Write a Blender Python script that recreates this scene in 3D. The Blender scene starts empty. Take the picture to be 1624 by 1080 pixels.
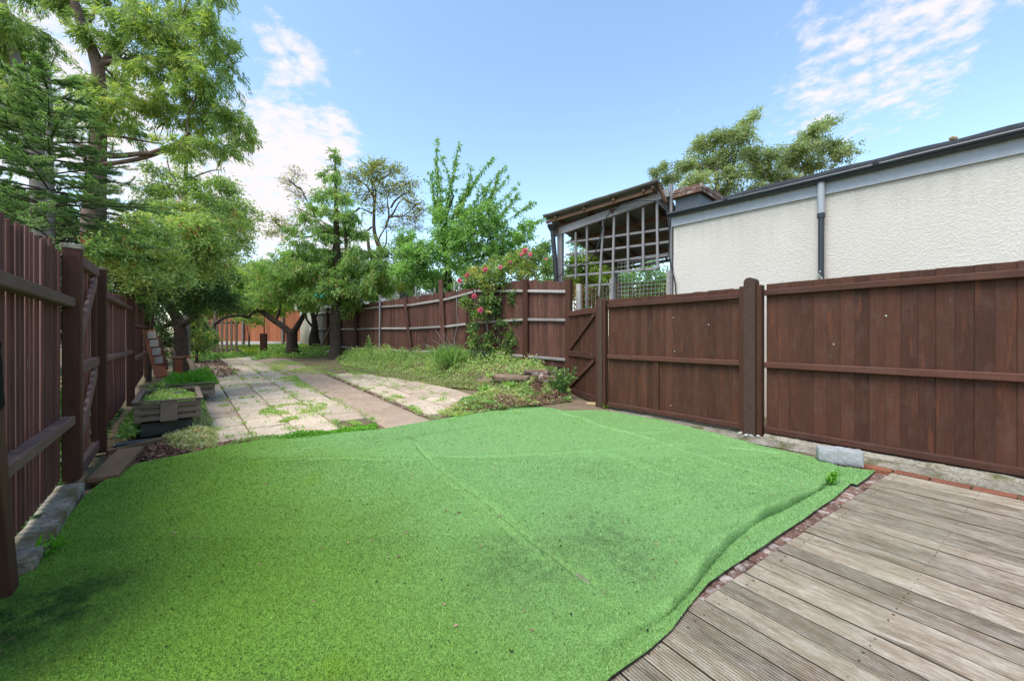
import bpy, math, random
import numpy as np
from mathutils import Vector, Matrix
random.seed(7)
rng = np.random.default_rng(7)
S = bpy.context.scene
COL = S.collection
R = math.radians

# ------------------------------------------------------------------ camera, sky, sun, exposure
F, CX, HY, CH = 620.0, 812.0, 533.0, 1.2          # focal length and horizon in photo pixels, camera height
cam_d = bpy.data.cameras.new('camera'); cam = bpy.data.objects.new('camera', cam_d); COL.objects.link(cam)
cam.location = (0, 0, CH); cam.rotation_euler = (R(90), 0, 0)
cam_d.sensor_width = 36; cam_d.lens = F / 1624 * 36; cam_d.shift_y = (HY - 540) / 1624
cam_d.clip_start = 0.05; cam_d.clip_end = 2000
S.camera = cam
S.view_settings.view_transform = 'Standard'; S.view_settings.look = 'None'
S.view_settings.exposure = 1.75; S.view_settings.gamma = 1
SUN_DIR = Vector((-0.33, -0.36, 0.87)).normalized()   # towards the sun
sd = bpy.data.lights.new('sun', 'SUN'); sd.energy = 1.25; sd.angle = R(38); sd.color = (1, .955, .88)
sun = bpy.data.objects.new('sun', sd); COL.objects.link(sun)
sun.rotation_euler = (-SUN_DIR).to_track_quat('-Z', 'Y').to_euler()
SKY_STRENGTH = 0.108

def build_world():
    w = bpy.data.worlds.new('World'); S.world = w; w.use_nodes = True
    nt = w.node_tree; N = nt.nodes; L = nt.links
    for n in list(N): N.remove(n)
    out = N.new('ShaderNodeOutputWorld'); bg = N.new('ShaderNodeBackground'); bg.inputs[1].default_value = SKY_STRENGTH
    L.new(bg.outputs[0], out.inputs[0])
    sky = N.new('ShaderNodeTexSky'); sky.sky_type = 'NISHITA'; sky.sun_disc = False
    sky.sun_elevation = math.asin(SUN_DIR.z); sky.sun_rotation = math.atan2(SUN_DIR.x, SUN_DIR.y)
    sky.air_density = 1.0; sky.dust_density = 0.6; sky.ozone_density = 1.0
    tc = N.new('ShaderNodeTexCoord')
    # cloud layer, seen as a sheet high above: direction divided by its height
    sep = N.new('ShaderNodeSeparateXYZ'); L.new(tc.outputs['Generated'], sep.inputs[0])
    def math_(op, a, b=None, clamp=False):
        m = N.new('ShaderNodeMath'); m.operation = op; m.use_clamp = clamp
        for i, v in enumerate((a, b)):
            if v is None: continue
            if isinstance(v, (int, float)): m.inputs[i].default_value = v
            else: L.new(v, m.inputs[i])
        return m.outputs[0]
    h = math_('MAXIMUM', math_('ADD', sep.outputs[2], 0.12), 0.05)
    u = math_('DIVIDE', sep.outputs[0], h); v = math_('DIVIDE', sep.outputs[1], h)
    cmb = N.new('ShaderNodeCombineXYZ'); L.new(u, cmb.inputs[0]); L.new(v, cmb.inputs[1])
    n1 = N.new('ShaderNodeTexNoise'); n1.inputs['Scale'].default_value = 9; n1.inputs['Detail'].default_value = 9
    n1.inputs['Roughness'].default_value = .62; n1.inputs['Distortion'].default_value = .1
    L.new(cmb.outputs[0], n1.inputs['Vector'])
    n2 = N.new('ShaderNodeTexNoise'); n2.inputs['Scale'].default_value = 1.1; n2.inputs['Detail'].default_value = 3
    L.new(cmb.outputs[0], n2.inputs['Vector'])
    # banks of cloud: direction centres with an angular size
    def direction(px, py): return Vector(((px - CX) / F, 1, (HY - py) / F)).normalized()
    total = None
    banks = [(1395, 95, .17, .74), (1310, 150, .14, .70), (1470, 35, .13, .74), (1440, 140, .11, .6), (1330, 30, .10, .56), (465, 105, .095, .70), (440, 60, .07, .5), (560, 100, .05, .4), (700, 250, .1, .25), (1100, 160, .12, .2), (430, 230, .15, .95), (470, 250, .13, 1.0),
             (520, 225, .10, .9), (400, 320, .18, .95), (540, 400, .14, .8), (130, 150, .22, .85), (300, 320, .2, .9), (620, 440, .16, .6),
             (-600, 200, .5, .8), (2300, 300, .3, .6), (1240, 190, .07, .5), (360, 60, .12, .4)]
    for (px, py, r, s) in banks:
        d = direction(px, py)
        dist = N.new('ShaderNodeVectorMath'); dist.operation = 'DISTANCE'
        L.new(tc.outputs['Generated'], dist.inputs[0]); dist.inputs[1].default_value = d
        mr = N.new('ShaderNodeMapRange'); mr.interpolation_type = 'SMOOTHSTEP'
        mr.inputs[1].default_value = r * 1.25; mr.inputs[2].default_value = r * .25; mr.inputs[3].default_value = 0; mr.inputs[4].default_value = s
        L.new(dist.outputs['Value'], mr.inputs[0])
        total = mr.outputs[0] if total is None else math_('MAXIMUM', total, mr.outputs[0])
    # behind the camera the same broken cloud goes on
    back = math_('MULTIPLY', math_('MAXIMUM', math_('MULTIPLY', sep.outputs[1], -1), 0), 0.75)
    total = math_('MAXIMUM', total, back)
    n3 = N.new('ShaderNodeTexNoise'); n3.inputs['Scale'].default_value = 20; n3.inputs['Detail'].default_value = 6; n3.inputs['Roughness'].default_value = .6; L.new(cmb.outputs[0], n3.inputs['Vector'])
    dens = math_('ADD', math_('ADD', math_('MULTIPLY', n1.outputs[0], .62), math_('MULTIPLY', n3.outputs[0], .55)), math_('MULTIPLY', n2.outputs[0], .35))
    dens = math_('ADD', dens, math_('MULTIPLY', total, .55))
    mr = N.new('ShaderNodeMapRange'); mr.interpolation_type = 'SMOOTHSTEP'
    mr.inputs[1].default_value = .98; mr.inputs[2].default_value = 1.28; L.new(dens, mr.inputs[0])
    mix = N.new('ShaderNodeMix'); mix.data_type = 'RGBA'; L.new(mr.outputs[0], mix.inputs[0])
    tint = N.new('ShaderNodeMix'); tint.data_type = 'RGBA'; tint.blend_type = 'MULTIPLY'; tint.inputs[0].default_value = 1
    L.new(sky.outputs[0], tint.inputs[6]); tint.inputs[7].default_value = (.99, 1.01, .96, 1)
    L.new(tint.outputs[2], mix.inputs[6]); mix.inputs[7].default_value = (2.75, 2.65, 2.72, 1)
    L.new(mix.outputs[2], bg.inputs[0])
build_world()

# ------------------------------------------------------------------ placing
def W(px, py, Y): return Vector(((px - CX) / F * Y, Y, CH + (HY - py) / F * Y))
def G(px, py, z=0.0):                       # flat ground at height z
    Y = (CH - z) * F / (py - HY); return Vector(((px - CX) / F * Y, Y, z))
FENCE = [(1.24, 7.78), (-0.2, 8.95), (-1.73, 10.6), (-4.4, 13.4), (-6.9, 15.8), (-9.1, 18.0)]
FA = np.array(FENCE)
def fdist(x, y):
    x = np.asarray(x, float); y = np.asarray(y, float); best = np.full(np.broadcast(x, y).shape, 1e9)
    for a, b in zip(FA[:-1], FA[1:]):
        d = b - a; t = np.clip(((x - a[0]) * d[0] + (y - a[1]) * d[1]) / (d @ d), 0, 1)
        best = np.minimum(best, np.hypot(x - a[0] - t * d[0], y - a[1] - t * d[1]))
    return best
def sstep(t): t = np.clip(t, 0, 1); return t * t * (3 - 2 * t)
def H(x, y):
    x = np.asarray(x, float); y = np.asarray(y, float)
    base = .04 * np.clip(y - 5, 0, 15)
    m = sstep(1 - (fdist(x, y) - .2) / 1.35) ** 1.5 * sstep((1.15 - x) / .7) * np.clip((y - 6.6) / 1.2, 0, 1)
    return base + np.maximum(.58 - base, 0) * m
def T(px, py, dz=0.0):                      # terrain hit
    Y = 1.0
    tan = (py - HY) / F
    prev = None
    for i in range(4000):
        x = (px - CX) / F * Y
        if CH - tan * Y <= float(H(x, Y)) + dz: break
        Y += .01
    return Vector(((px - CX) / F * Y, Y, float(H((px - CX) / F * Y, Y)) + dz))

# ------------------------------------------------------------------ object helpers
def link(o, parent=None):
    COL.objects.link(o)
    if parent is not None:
        o.parent = parent
        o.matrix_parent_inverse = WM[parent.name].inverted()
    WM[o.name] = o.matrix_basis.copy()
    return o
WM = {}
def tag(o, label=None, cat=None, group=None, kind=None):
    if label: o['label'] = label
    if cat: o['category'] = cat
    if group: o['group'] = group
    if kind: o['kind'] = kind
    return o
def thing(name, label, cat, loc=(0, 0, 0), group=None):
    o = bpy.data.objects.new(name, None); o.empty_display_size = .1; o.location = loc
    link(o); return tag(o, label, cat, group)
def mesh_np(name, V, faces, mat, smooth=False, attrs=None, uv=None):
    """faces: array (n,3) or (n,4) or list of such arrays"""
    V = np.asarray(V, np.float32)
    fl = faces if isinstance(faces, list) else [faces]
    fl = [np.asarray(f, np.int32) for f in fl if len(f)]
    me = bpy.data.meshes.new(name)
    me.vertices.add(len(V)); me.vertices.foreach_set('co', V.ravel())
    tot = np.concatenate([np.full(len(f), f.shape[1], np.int32) for f in fl])
    idx = np.concatenate([f.ravel() for f in fl])
    me.loops.add(len(idx)); me.loops.foreach_set('vertex_index', idx)
    me.polygons.add(len(tot))
    st = np.zeros(len(tot), np.int32); st[1:] = np.cumsum(tot)[:-1]
    me.polygons.foreach_set('loop_start', st)
    me.polygons.foreach_set('use_smooth', np.full(len(tot), smooth))
    for k, a in (attrs or {}).items():
        at = me.attributes.new(k, 'FLOAT', 'POINT'); at.data.foreach_set('value', np.asarray(a, np.float32))
    me.update(calc_edges=True); me.validate()
    if mat: me.materials.append(mat)
    return me
def obj(name, me, parent=None, loc=None):
    o = bpy.data.objects.new(name, me)
    if loc is not None: o.location = loc
    return link(o, parent)

def chamfer_box(sx, sy, sz, c):
    x, y, z = sx / 2, sy / 2, sz / 2
    c = min(c, x * .8, y * .8, z * .8)
    V = []; F4 = []; F3 = []
    idx = {}
    for i, s in enumerate([(a, b, d) for a in (-1, 1) for b in (-1, 1) for d in (-1, 1)]):
        for k in range(3):
            p = [s[0] * (x - c), s[1] * (y - c), s[2] * (z - c)]
            p[k] = s[k] * (x, y, z)[k]
            idx[(s, k)] = len(V); V.append(p)
        F3.append([idx[(s, 0)], idx[(s, 1)], idx[(s, 2)]])
    for k in range(3):
        a, b = [(1, 2), (2, 0), (0, 1)][k]
        for sg in (-1, 1):
            q = []
            for (u, v) in ((-1, -1), (1, -1), (1, 1), (-1, 1)):
                s = [0, 0, 0]; s[k] = sg; s[a] = u; s[b] = v; q.append(idx[(tuple(s), k)])
            F4.append(q)
        for u in (-1, 1):
            for v in (-1, 1):
                s0 = [0, 0, 0]; s0[k] = -1; s0[a] = u; s0[b] = v
                s1 = list(s0); s1[k] = 1; s0 = tuple(s0); s1 = tuple(s1)
                F4.append([idx[(s0, a)], idx[(s1, a)], idx[(s1, b)], idx[(s0, b)]])
    V = np.array(V); 
    def fix(f):
        p = V[f]; n = np.cross(p[1] - p[0], p[2] - p[0])
        return f if n @ p.mean(0) > 0 else f[::-1]
    return V, [np.array([fix(f) for f in F3]), np.array([fix(f) for f in F4])]
_cache = {}
def box_mesh(name, sx, sy, sz, mat, c=.004):
    key = (round(sx, 3), round(sy, 3), round(sz, 3), mat.name, c)
    if key not in _cache:
        V, Fs = chamfer_box(sx, sy, sz, c); _cache[key] = mesh_np(name, V, Fs, mat)
    return _cache[key]
def frame(ax, up=Vector((0, 0, 1))):
    ax = Vector(ax).normalized(); up = Vector(up)
    if abs(ax.dot(up.normalized())) > .98: up = Vector((0, 1, 0)) if abs(ax.y) < .9 else Vector((1, 0, 0))
    s = up.cross(ax).normalized(); u = ax.cross(s).normalized()
    m = Matrix((ax, s, u)).transposed()
    return m
def bar(name, p0, p1, w, t, mat, parent=None, up=(0, 0, 1), c=.004):
    """box from p0 to p1; w = size sideways, t = size along 'up'"""
    p0 = Vector(p0); p1 = Vector(p1); L_ = (p1 - p0).length
    o = bpy.data.objects.new(name, box_mesh(name, L_, w, t, mat, c))
    o.matrix_basis = Matrix.Translation((p0 + p1) / 2) @ frame(p1 - p0, up).to_4x4()
    return link(o, parent)
def block(name, loc, size, rz, mat, parent=None, c=.004, tilt=(0, 0)):
    o = bpy.data.objects.new(name, box_mesh(name, *size, mat, c))
    o.location = loc; o.rotation_euler = (tilt[0], tilt[1], rz)
    o.matrix_basis = o.matrix_basis
    bpy_m = Matrix.LocRotScale(Vector(loc), o.rotation_euler, None); o.matrix_basis = bpy_m
    return link(o, parent)
def tube_geo(pts, rad, sides=6, cap=True):
    pts = np.asarray(pts, float); n = len(pts)
    rad = np.full(n, rad) if np.isscalar(rad) else np.asarray(rad, float)
    tan = np.gradient(pts, axis=0); tan /= np.linalg.norm(tan, axis=1)[:, None] + 1e-9
    ref = np.array([0, 0, 1.]) if abs(tan[0, 2]) < .9 else np.array([1., 0, 0])
    V = []
    a = np.linspace(0, 2 * np.pi, sides, endpoint=False)
    s = np.cross(ref, tan[0]); s /= np.linalg.norm(s)
    for i in range(n):
        s = s - tan[i] * (s @ tan[i]); s /= np.linalg.norm(s) + 1e-9
        u = np.cross(tan[i], s)
        V.append(pts[i] + rad[i] * (np.cos(a)[:, None] * s + np.sin(a)[:, None] * u))
    V = np.concatenate(V)
    q = []
    for i in range(n - 1):
        for j in range(sides):
            k = (j + 1) % sides
            q.append([i * sides + j, i * sides + k, (i + 1) * sides + k, (i + 1) * sides + j])
    return V, np.array(q)
class Geo:
    def __init__(s): s.V = []; s.Q = []; s.T3 = []; s.n = 0
    def add(s, V, Q=None, T3=None):
        V = np.asarray(V, float); s.V.append(V)
        if Q is not None and len(Q): s.Q.append(np.asarray(Q) + s.n)
        if T3 is not None and len(T3): s.T3.append(np.asarray(T3) + s.n)
        s.n += len(V)
    def tube(s, pts, rad, sides=6): s.add(*tube_geo(pts, rad, sides))
    def box(s, p0, p1, w, t, up=(0, 0, 1)):
        p0 = Vector(p0); p1 = Vector(p1); m = frame(p1 - p0, up); L_ = (p1 - p0).length
        B = np.array([(a * L_ / 2, b * w / 2, d * t / 2) for a in (-1, 1) for b in (-1, 1) for d in (-1, 1)])
        V = B @ np.array(m).T + np.array((p0 + p1) / 2)
        s.add(V, [[0, 1, 3, 2], [4, 6, 7, 5], [0, 4, 5, 1], [2, 3, 7, 6], [0, 2, 6, 4], [1, 5, 7, 3]])
    def build(s, name, mat, parent=None, smooth=False):
        fl = []
        if s.Q: fl.append(np.concatenate(s.Q))
        if s.T3: fl.append(np.concatenate(s.T3))
        return obj(name, mesh_np(name, np.concatenate(s.V), fl, mat, smooth), parent)
def tube(name, pts, rad, mat, parent=None, sides=10, smooth=True):
    g = Geo(); g.tube([tuple(p) for p in pts], rad, sides); 
    n = len(pts)
    o = g.build(name, mat, parent, smooth); return o
def norm(a): return a / (np.linalg.norm(a, axis=-1, keepdims=True) + 1e-9)
def leaf_mesh(name, P, D, L_, Wd, rnd, mat, parent=None, fold=.3, up=None):
    n = len(P); D = norm(D)
    r = norm(rng.normal(size=(n, 3)) * .8 + (np.array([0, 0, 1.]) if up is None else up))
    Sd = norm(np.cross(D, r)); Nn = np.cross(Sd, D)
    L_ = np.broadcast_to(L_, n)[:, None]; Wd = np.broadcast_to(Wd, n)[:, None]
    mid = P + D * L_ * .42
    V = np.stack([P, mid + Sd * Wd / 2 + Nn * Wd * fold, P + D * L_ - Nn * L_ * .08, mid - Sd * Wd / 2 + Nn * Wd * fold], 1).reshape(-1, 3)
    b = np.arange(n)[:, None] * 4
    Fc = np.concatenate([b + [[0, 1, 2]], b + [[0, 2, 3]]])
    me = mesh_np(name, V, Fc, mat, attrs={'rnd': np.repeat(rnd, 4)})
    return obj(name, me, parent)

# ------------------------------------------------------------------ materials
class NB:
    def __init__(s, name):
        s.m = bpy.data.materials.new(name); s.m.use_nodes = True; s.nt = s.m.node_tree; s.N = s.nt.nodes; s.L = s.nt.links
        s.b = s.N['Principled BSDF']; s.out = s.N['Material Output']
        s.tc = s.N.new('ShaderNodeTexCoord'); s.oi = None
    def vec(s, scale=(1, 1, 1), coord='Object', rand=True, rot=(0, 0, 0)):
        mp = s.N.new('ShaderNodeMapping'); mp.inputs['Scale'].default_value = scale; mp.inputs['Rotation'].default_value = rot
        s.L.new(s.tc.outputs[coord], mp.inputs[0])
        if rand:
            if not s.oi: s.oi = s.N.new('ShaderNodeObjectInfo')
            mu = s.math('MULTIPLY', s.oi.outputs['Random'], 73.0)
            ad = s.N.new('ShaderNodeVectorMath'); ad.operation = 'ADD'; s.L.new(mp.outputs[0], ad.inputs[0]); s.L.new(mu, ad.inputs[1])
            return ad.outputs[0]
        return mp.outputs[0]
    def math(s, op, a, b=None, clamp=False):
        m = s.N.new('ShaderNodeMath'); m.operation = op; m.use_clamp = clamp
        for i, v in enumerate((a, b)):
            if v is None: continue
            if isinstance(v, (int, float)): m.inputs[i].default_value = v
            else: s.L.new(v, m.inputs[i])
        return m.outputs[0]
    def noise(s, vec, scale=5, detail=4, rough=.55, dist=0):
        n = s.N.new('ShaderNodeTexNoise'); n.inputs['Scale'].default_value = scale; n.inputs['Detail'].default_value = detail
        n.inputs['Roughness'].default_value = rough; n.inputs['Distortion'].default_value = dist
        s.L.new(vec, n.inputs['Vector']); return n.outputs[0]
    def vor(s, vec, scale=5, feature='F1'):
        n = s.N.new('ShaderNodeTexVoronoi'); n.feature = feature; n.inputs['Scale'].default_value = scale; s.L.new(vec, n.inputs['Vector']); return n
    def ramp(s, fac, stops, interp='LINEAR'):
        r = s.N.new('ShaderNodeValToRGB'); r.color_ramp.interpolation = interp; e = r.color_ramp.elements
        while len(e) < len(stops): e.new(.5)
        for i, (p, c) in enumerate(stops):
            e[i].position = p; e[i].color = (*(c if not isinstance(c, (int, float)) else (c, c, c)), 1)
        s.L.new(fac, r.inputs[0]); return r.outputs[0]
    def mix(s, fac, a, b, mode='MIX'):
        m = s.N.new('ShaderNodeMix'); m.data_type = 'RGBA'; m.blend_type = mode
        for sock, v in ((m.inputs[0], fac), (m.inputs[6], a), (m.inputs[7], b)):
            if isinstance(v, (int, float)): sock.default_value = v
            elif isinstance(v, tuple): sock.default_value = (*v, 1)
            else: s.L.new(v, sock)
        return m.outputs[2]
    def bump(s, h, strength=.4, dist=.01, chain=None):
        b = s.N.new('ShaderNodeBump'); b.inputs['Strength'].default_value = strength; b.inputs['Distance'].default_value = dist
        s.L.new(h, b.inputs['Height'])
        if chain is not None: s.L.new(chain, b.inputs['Normal'])
        s.L.new(b.outputs[0], s.b.inputs['Normal']); return b.outputs[0]
    def done(s, col, rough=.8, spec=.3, metal=0):
        if isinstance(col, tuple): s.b.inputs['Base Color'].default_value = (*col, 1)
        else: s.L.new(col, s.b.inputs['Base Color'])
        if isinstance(rough, (int, float)): s.b.inputs['Roughness'].default_value = rough
        else: s.L.new(rough, s.b.inputs['Roughness'])
        s.b.inputs['Specular IOR Level'].default_value = spec; s.b.inputs['Metallic'].default_value = metal
        return s.m
def wood(name, a, b, pale=None, palew=.0, grain=1.0, rough=.75, knots=False, var=.35, bump=.35):
    """grain runs along the local X axis"""
    k = NB(name)
    v = k.vec((1.2, 26, 26)); g = k.noise(v, 3.0 * grain, 6, .65, .6)
    v2 = k.vec((.9, 3, 3)); g2 = k.noise(v2, 2.3, 4, .6)
    col = k.mix(k.ramp(g, [(.3, 0), (.72, 1)]), a, b)
    col = k.mix(k.math('MULTIPLY', k.ramp(g2, [(.3, 0), (.75, 1)]), var), col, tuple(c * .45 for c in a), 'MIX')
    if not k.oi: k.oi = k.N.new('ShaderNodeObjectInfo')
    br = k.math('ADD', k.math('MULTIPLY', k.oi.outputs['Random'], .5), .76)
    col = k.mix(1.0, col, br, 'MULTIPLY')
    if pale:
        v3 = k.vec((2.2, 22, 22)); g3 = k.noise(v3, 2.6, 7, .7, .5)
        v4 = k.vec((1.6, 4, 4)); g4 = k.noise(v4, 1.9, 3, .5)
        f = k.math('MULTIPLY', k.ramp(g3, [(.60 - palew, 0), (.72 - palew * .6, 1)]), k.ramp(g4, [(.42 - palew, 0), (.66, 1)]))
        col = k.mix(f, col, pale)
    if name.startswith('brown stained'):
        bl = k.noise(k.vec((2.2, 5, 5)), 2.2, 6, .65, .4); col = k.mix(k.math('MULTIPLY', k.ramp(bl, [(.48, 0), (.68, 1)]), .22), col, (.13, .088, .072))
        rs = k.noise(k.vec((1.1, 9, 9)), 2.0, 5, .6); col = k.mix(k.math('MULTIPLY', k.ramp(rs, [(.58, 0), (.7, 1)]), .6), col, (.15, .050, .022))
        sw = k.noise(k.vec((60, 2, 2)), 2.0, 3, .6); col = k.mix(k.math('MULTIPLY', k.ramp(sw, [(.45, 0), (.62, 1)]), .16), col, (.02, .012, .01))
    k.bump(g, bump, .004)
    return k.done(col, rough, .25)
def stone(name, a, b, scale=8, spots=None, bump=.5, bd=.01, rough=.9, moss=None, mossw=.5, fine=60):
    k = NB(name); v = k.vec((1, 1, 1)); g = k.noise(v, scale, 7, .65); f = k.noise(v, fine, 3, .6)
    col = k.mix(k.ramp(g, [(.32, 0), (.68, 1)]), a, b)
    col = k.mix(k.math('MULTIPLY', k.ramp(f, [(.35, 0), (.7, 1)]), .5), col, tuple(c * .5 for c in a))
    if spots: col = k.mix(k.ramp(k.noise(v, fine * 1.7, 2), [(.6, 0), (.66, 1)]), col, spots)
    if moss: col = k.mix(k.ramp(k.noise(v, scale * .6, 5, .7), [(mossw, 0), (mossw + .12, 1)]), col, moss)
    br = k.math('ADD', k.math('MULTIPLY', k.oi.outputs['Random'], .35), .82)
    col = k.mix(1.0, col, br, 'MULTIPLY')
    k.bump(k.math('ADD', g, k.math('MULTIPLY', f, .4)), bump, bd)
    return k.done(col, rough, .2)
def leafmat(name, stops, trans=.35, rough=.42, spec=.5, key=None):
    ga = {'rowan': 1.75, 'weed': 1.5, 'dryweed': 1.8, 'euc': 1.25, 'cyp': 1.7, 'apple': 1.6, 'cherry': 1.45, 'far': 1.4, 'birch': 1.6, 'fir': 1.75, 'rose': 1.4, 'dark': 1.2}.get(key, 1.0)
    if key:
        def adj(c): l = (c[0] + c[1] * 2 + c[2]) / 4; return tuple(min(.62, (x * .84 + l * .16) * ga) for x in c)
        stops = [(p, adj(c)) for p, c in stops]
    k = NB(name); at = k.N.new('ShaderNodeAttribute'); at.attribute_name = 'rnd'
    col = k.ramp(at.outputs['Fac'], stops)
    m = k.done(col, rough, spec)
    tr = k.N.new('ShaderNodeBsdfTranslucent'); c2 = k.mix(1.0, col, (1.35, 1.45, .7), 'MULTIPLY'); k.L.new(c2, tr.inputs[0])
    mx = k.N.new('ShaderNodeMixShader'); mx.inputs[0].default_value = trans
    k.L.new(k.b.outputs[0], mx.inputs[1]); k.L.new(tr.outputs[0], mx.inputs[2]); k.L.new(mx.outputs[0], k.out.inputs[0])
    return m
def plain(name, col, rough=.5, spec=.4, metal=0, mott=.25):
    k = NB(name); v = k.vec((1, 1, 1)); g = k.noise(v, 14, 5, .6)
    c = k.mix(k.math('MULTIPLY', k.ramp(g, [(.35, 0), (.7, 1)]), mott), col, tuple(x * .45 for x in col))
    k.bump(g, .12, .004); return k.done(c, rough, spec, metal)

M = {}
M['fence'] = wood('brown stained fence wood', (.070, .027, .016), (.108, .042, .024), (.23, .15, .12), -.035, var=.5)
M['rail'] = wood('brown stained rail wood', (.076, .031, .020), (.114, .047, .031), (.22, .15, .12), -.03)
M['post'] = wood('dark brown stained post wood', (.060, .024, .014), (.088, .036, .022), (.25, .17, .13), -.06)
M['conc_post'] = stone('brown painted concrete post', (.072, .045, .034), (.098, .062, .048), 25, None, .5, .004)
M['slat'] = wood('left fence slat wood', (.11, .046, .036), (.175, .080, .064), (.25, .2, .18), -.03)
M['slat_rail'] = wood('left fence rail wood', (.13, .072, .06), (.20, .12, .10), (.34, .3, .27), .01)
M['old_fence'] = wood('weathered red brown fence wood', (.085, .036, .026), (.165, .078, .055), (.34, .29, .26), .02, var=.6)
M['old_rail'] = wood('bleached grey rail wood', (.26, .24, .22), (.42, .40, .38), (.6, .58, .56), .02)
M['grey_fence'] = wood('grey weathered fence wood', (.13, .115, .10), (.2, .18, .16), (.3, .28, .26), .0)
M['orange'] = wood('orange stained fence wood', (.30, .095, .042), (.42, .15, .07), None)
M['picket'] = wood('weathered picket wood', (.16, .11, .08), (.25, .18, .13), (.3, .28, .22), 0)
M['crate'] = wood('weathered crate wood', (.15, .11, .08), (.24, .18, .14), (.36, .31, .25), .02)
M['greybatten'] = wood('grey weathered batten', (.2, .19, .19), (.30, .29, .29), (.4, .39, .38), .02)
M['brownbeam'] = wood('warm brown timber', (.11, .06, .036), (.17, .10, .062), (.36, .3, .25), 0)
M['redwood'] = wood('red brown painted wood', (.20, .065, .035), (.27, .10, .06), (.3, .2, .15), 0)
M['plank'] = wood('damp brown plank', (.16, .10, .055), (.24, .15, .085), (.2, .2, .1), .0)
M['bark'] = stone('brown bark', (.06, .042, .033), (.13, .09, .07), 14, None, 1, .02, fine=40)
M['bark_red'] = stone('reddish peeling bark', (.12, .08, .062), (.27, .20, .155), 6, None, .8, .02, fine=22)
M['bark_grey'] = stone('pale grey bark', (.17, .15, .13), (.30, .27, .24), 9, None, .8, .01, fine=30)
M['bark_dark'] = stone('dark apple bark', (.035, .024, .02), (.09, .065, .055), 14, None, 1, .02, fine=40)
M['concrete'] = stone('rough pale concrete', (.20, .175, .135), (.38, .345, .28), 7, (.12, .11, .08), .9, .02, moss=(.10, .10, .045), mossw=.50, fine=35)
M['kerb'] = stone('lichened kerb stone', (.22, .19, .145), (.38, .34, .27), 5, (.1, .09, .06), 1.0, .03, moss=(.13, .10, .05), mossw=.5, fine=25)
M['blockstone'] = stone('grey split face concrete', (.30, .305, .305), (.38, .385, .385), 9, (.24, .24, .24), .8, .008, fine=120)
M['darkstone'] = stone('dark green damp stone', (.05, .055, .045), (.09, .095, .08), 6, None, .6, .01)
M['slab'] = stone('cream paving slab', (.52, .41, .29), (.70, .58, .45), 4, (.24, .19, .13), .5, .005, moss=(.24, .19, .10), mossw=.60, fine=55)
M['slab2'] = stone('pinkish paving slab', (.42, .31, .225), (.56, .45, .345), 4, (.22, .17, .12), .5, .005, moss=(.22, .2, .11), mossw=.6, fine=55)
M['path'] = stone('exposed aggregate path', (.38, .28, .20), (.52, .395, .29), 3, (.20, .14, .10), 1, .006, fine=110)
M['brick'] = stone('red brown brick', (.11, .06, .045), (.21, .11, .08), 14, (.30, .25, .21), .8, .008, moss=(.40, .34, .30), mossw=.50, fine=45)
M['brick_red'] = stone('orange red brick', (.20, .080, .048), (.32, .125, .075), 12, None, .6, .006, moss=(.22, .12, .08), mossw=.6)
M['brick_tan'] = stone('tan stock brick', (.36, .25, .13), (.48, .35, .2), 12, (.25, .2, .12), .7, .008)
M['matte'] = plain('matte black film', (.008, .008, .009), .9, .1)
M['black'] = plain('black plastic pipe', (.018, .019, .022), .35, .5)
M['gutter'] = plain('blue black gutter plastic', (.022, .03, .038), .35, .55)
M['felt'] = stone('dark roofing felt', (.03, .035, .042), (.06, .068, .078), 12, (.1, .1, .1), .6, .01)
M['fascia'] = plain('blue grey painted fascia', (.37, .40, .43), .5, .35)
M['lead'] = plain('lead flashing', (.07, .08, .09), .5, .5)
M['sheet'] = plain('aged translucent roof sheet', (.17, .165, .155), .5, .4, mott=.6)
M['white'] = plain('white sheeting', (.78, .79, .82), .6, .3)
M['wire'] = plain('galvanised wire', (.35, .38, .38), .4, .5, .5)
M['iron'] = plain('rusty iron', (.08, .05, .035), .7, .4, .3)
M['pale'] = stone('pale green render', (.46, .48, .38), (.56, .57, .46), 5, None, .3, .01)
M['rubble'] = stone('pale rubble', (.4, .38, .34), (.55, .53, .5), 12, None, .8, .01)

def mat_render():
    k = NB('cream textured render'); v = k.vec((1, 1, 1), rand=False)
    a = k.noise(v, 42, 5, .6, .5); b = k.vor(k.vec((1, 1, 1), rand=False), 60).outputs['Distance']
    big = k.noise(v, 1.3, 4, .5)
    col = k.mix(k.ramp(big, [(.3, 0), (.75, 1)]), (.59, .55, .475), (.635, .595, .525))
    h = k.math('ADD', k.ramp(a, [(.42, 0), (.62, 1)]), k.math('MULTIPLY', b, .3))
    sz = k.N.new('ShaderNodeSeparateXYZ'); k.L.new(v, sz.inputs[0]); mz = k.N.new('ShaderNodeMapRange'); mz.interpolation_type = 'SMOOTHSTEP'; mz.inputs[1].default_value = 2.2; mz.inputs[2].default_value = 3.14
    k.L.new(sz.outputs[2], mz.inputs[0]); st_ = k.noise(k.vec((5, 5, .35), rand=False), 2.2, 6, .65)
    col = k.mix(k.math('MULTIPLY', k.math('MULTIPLY', mz.outputs[0], k.ramp(st_, [(.45, 0), (.7, 1)])), .35), col, (.40, .37, .31))
    k.bump(h, .42, .011); return k.done(col, .9, .15)
M['render'] = mat_render()
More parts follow.
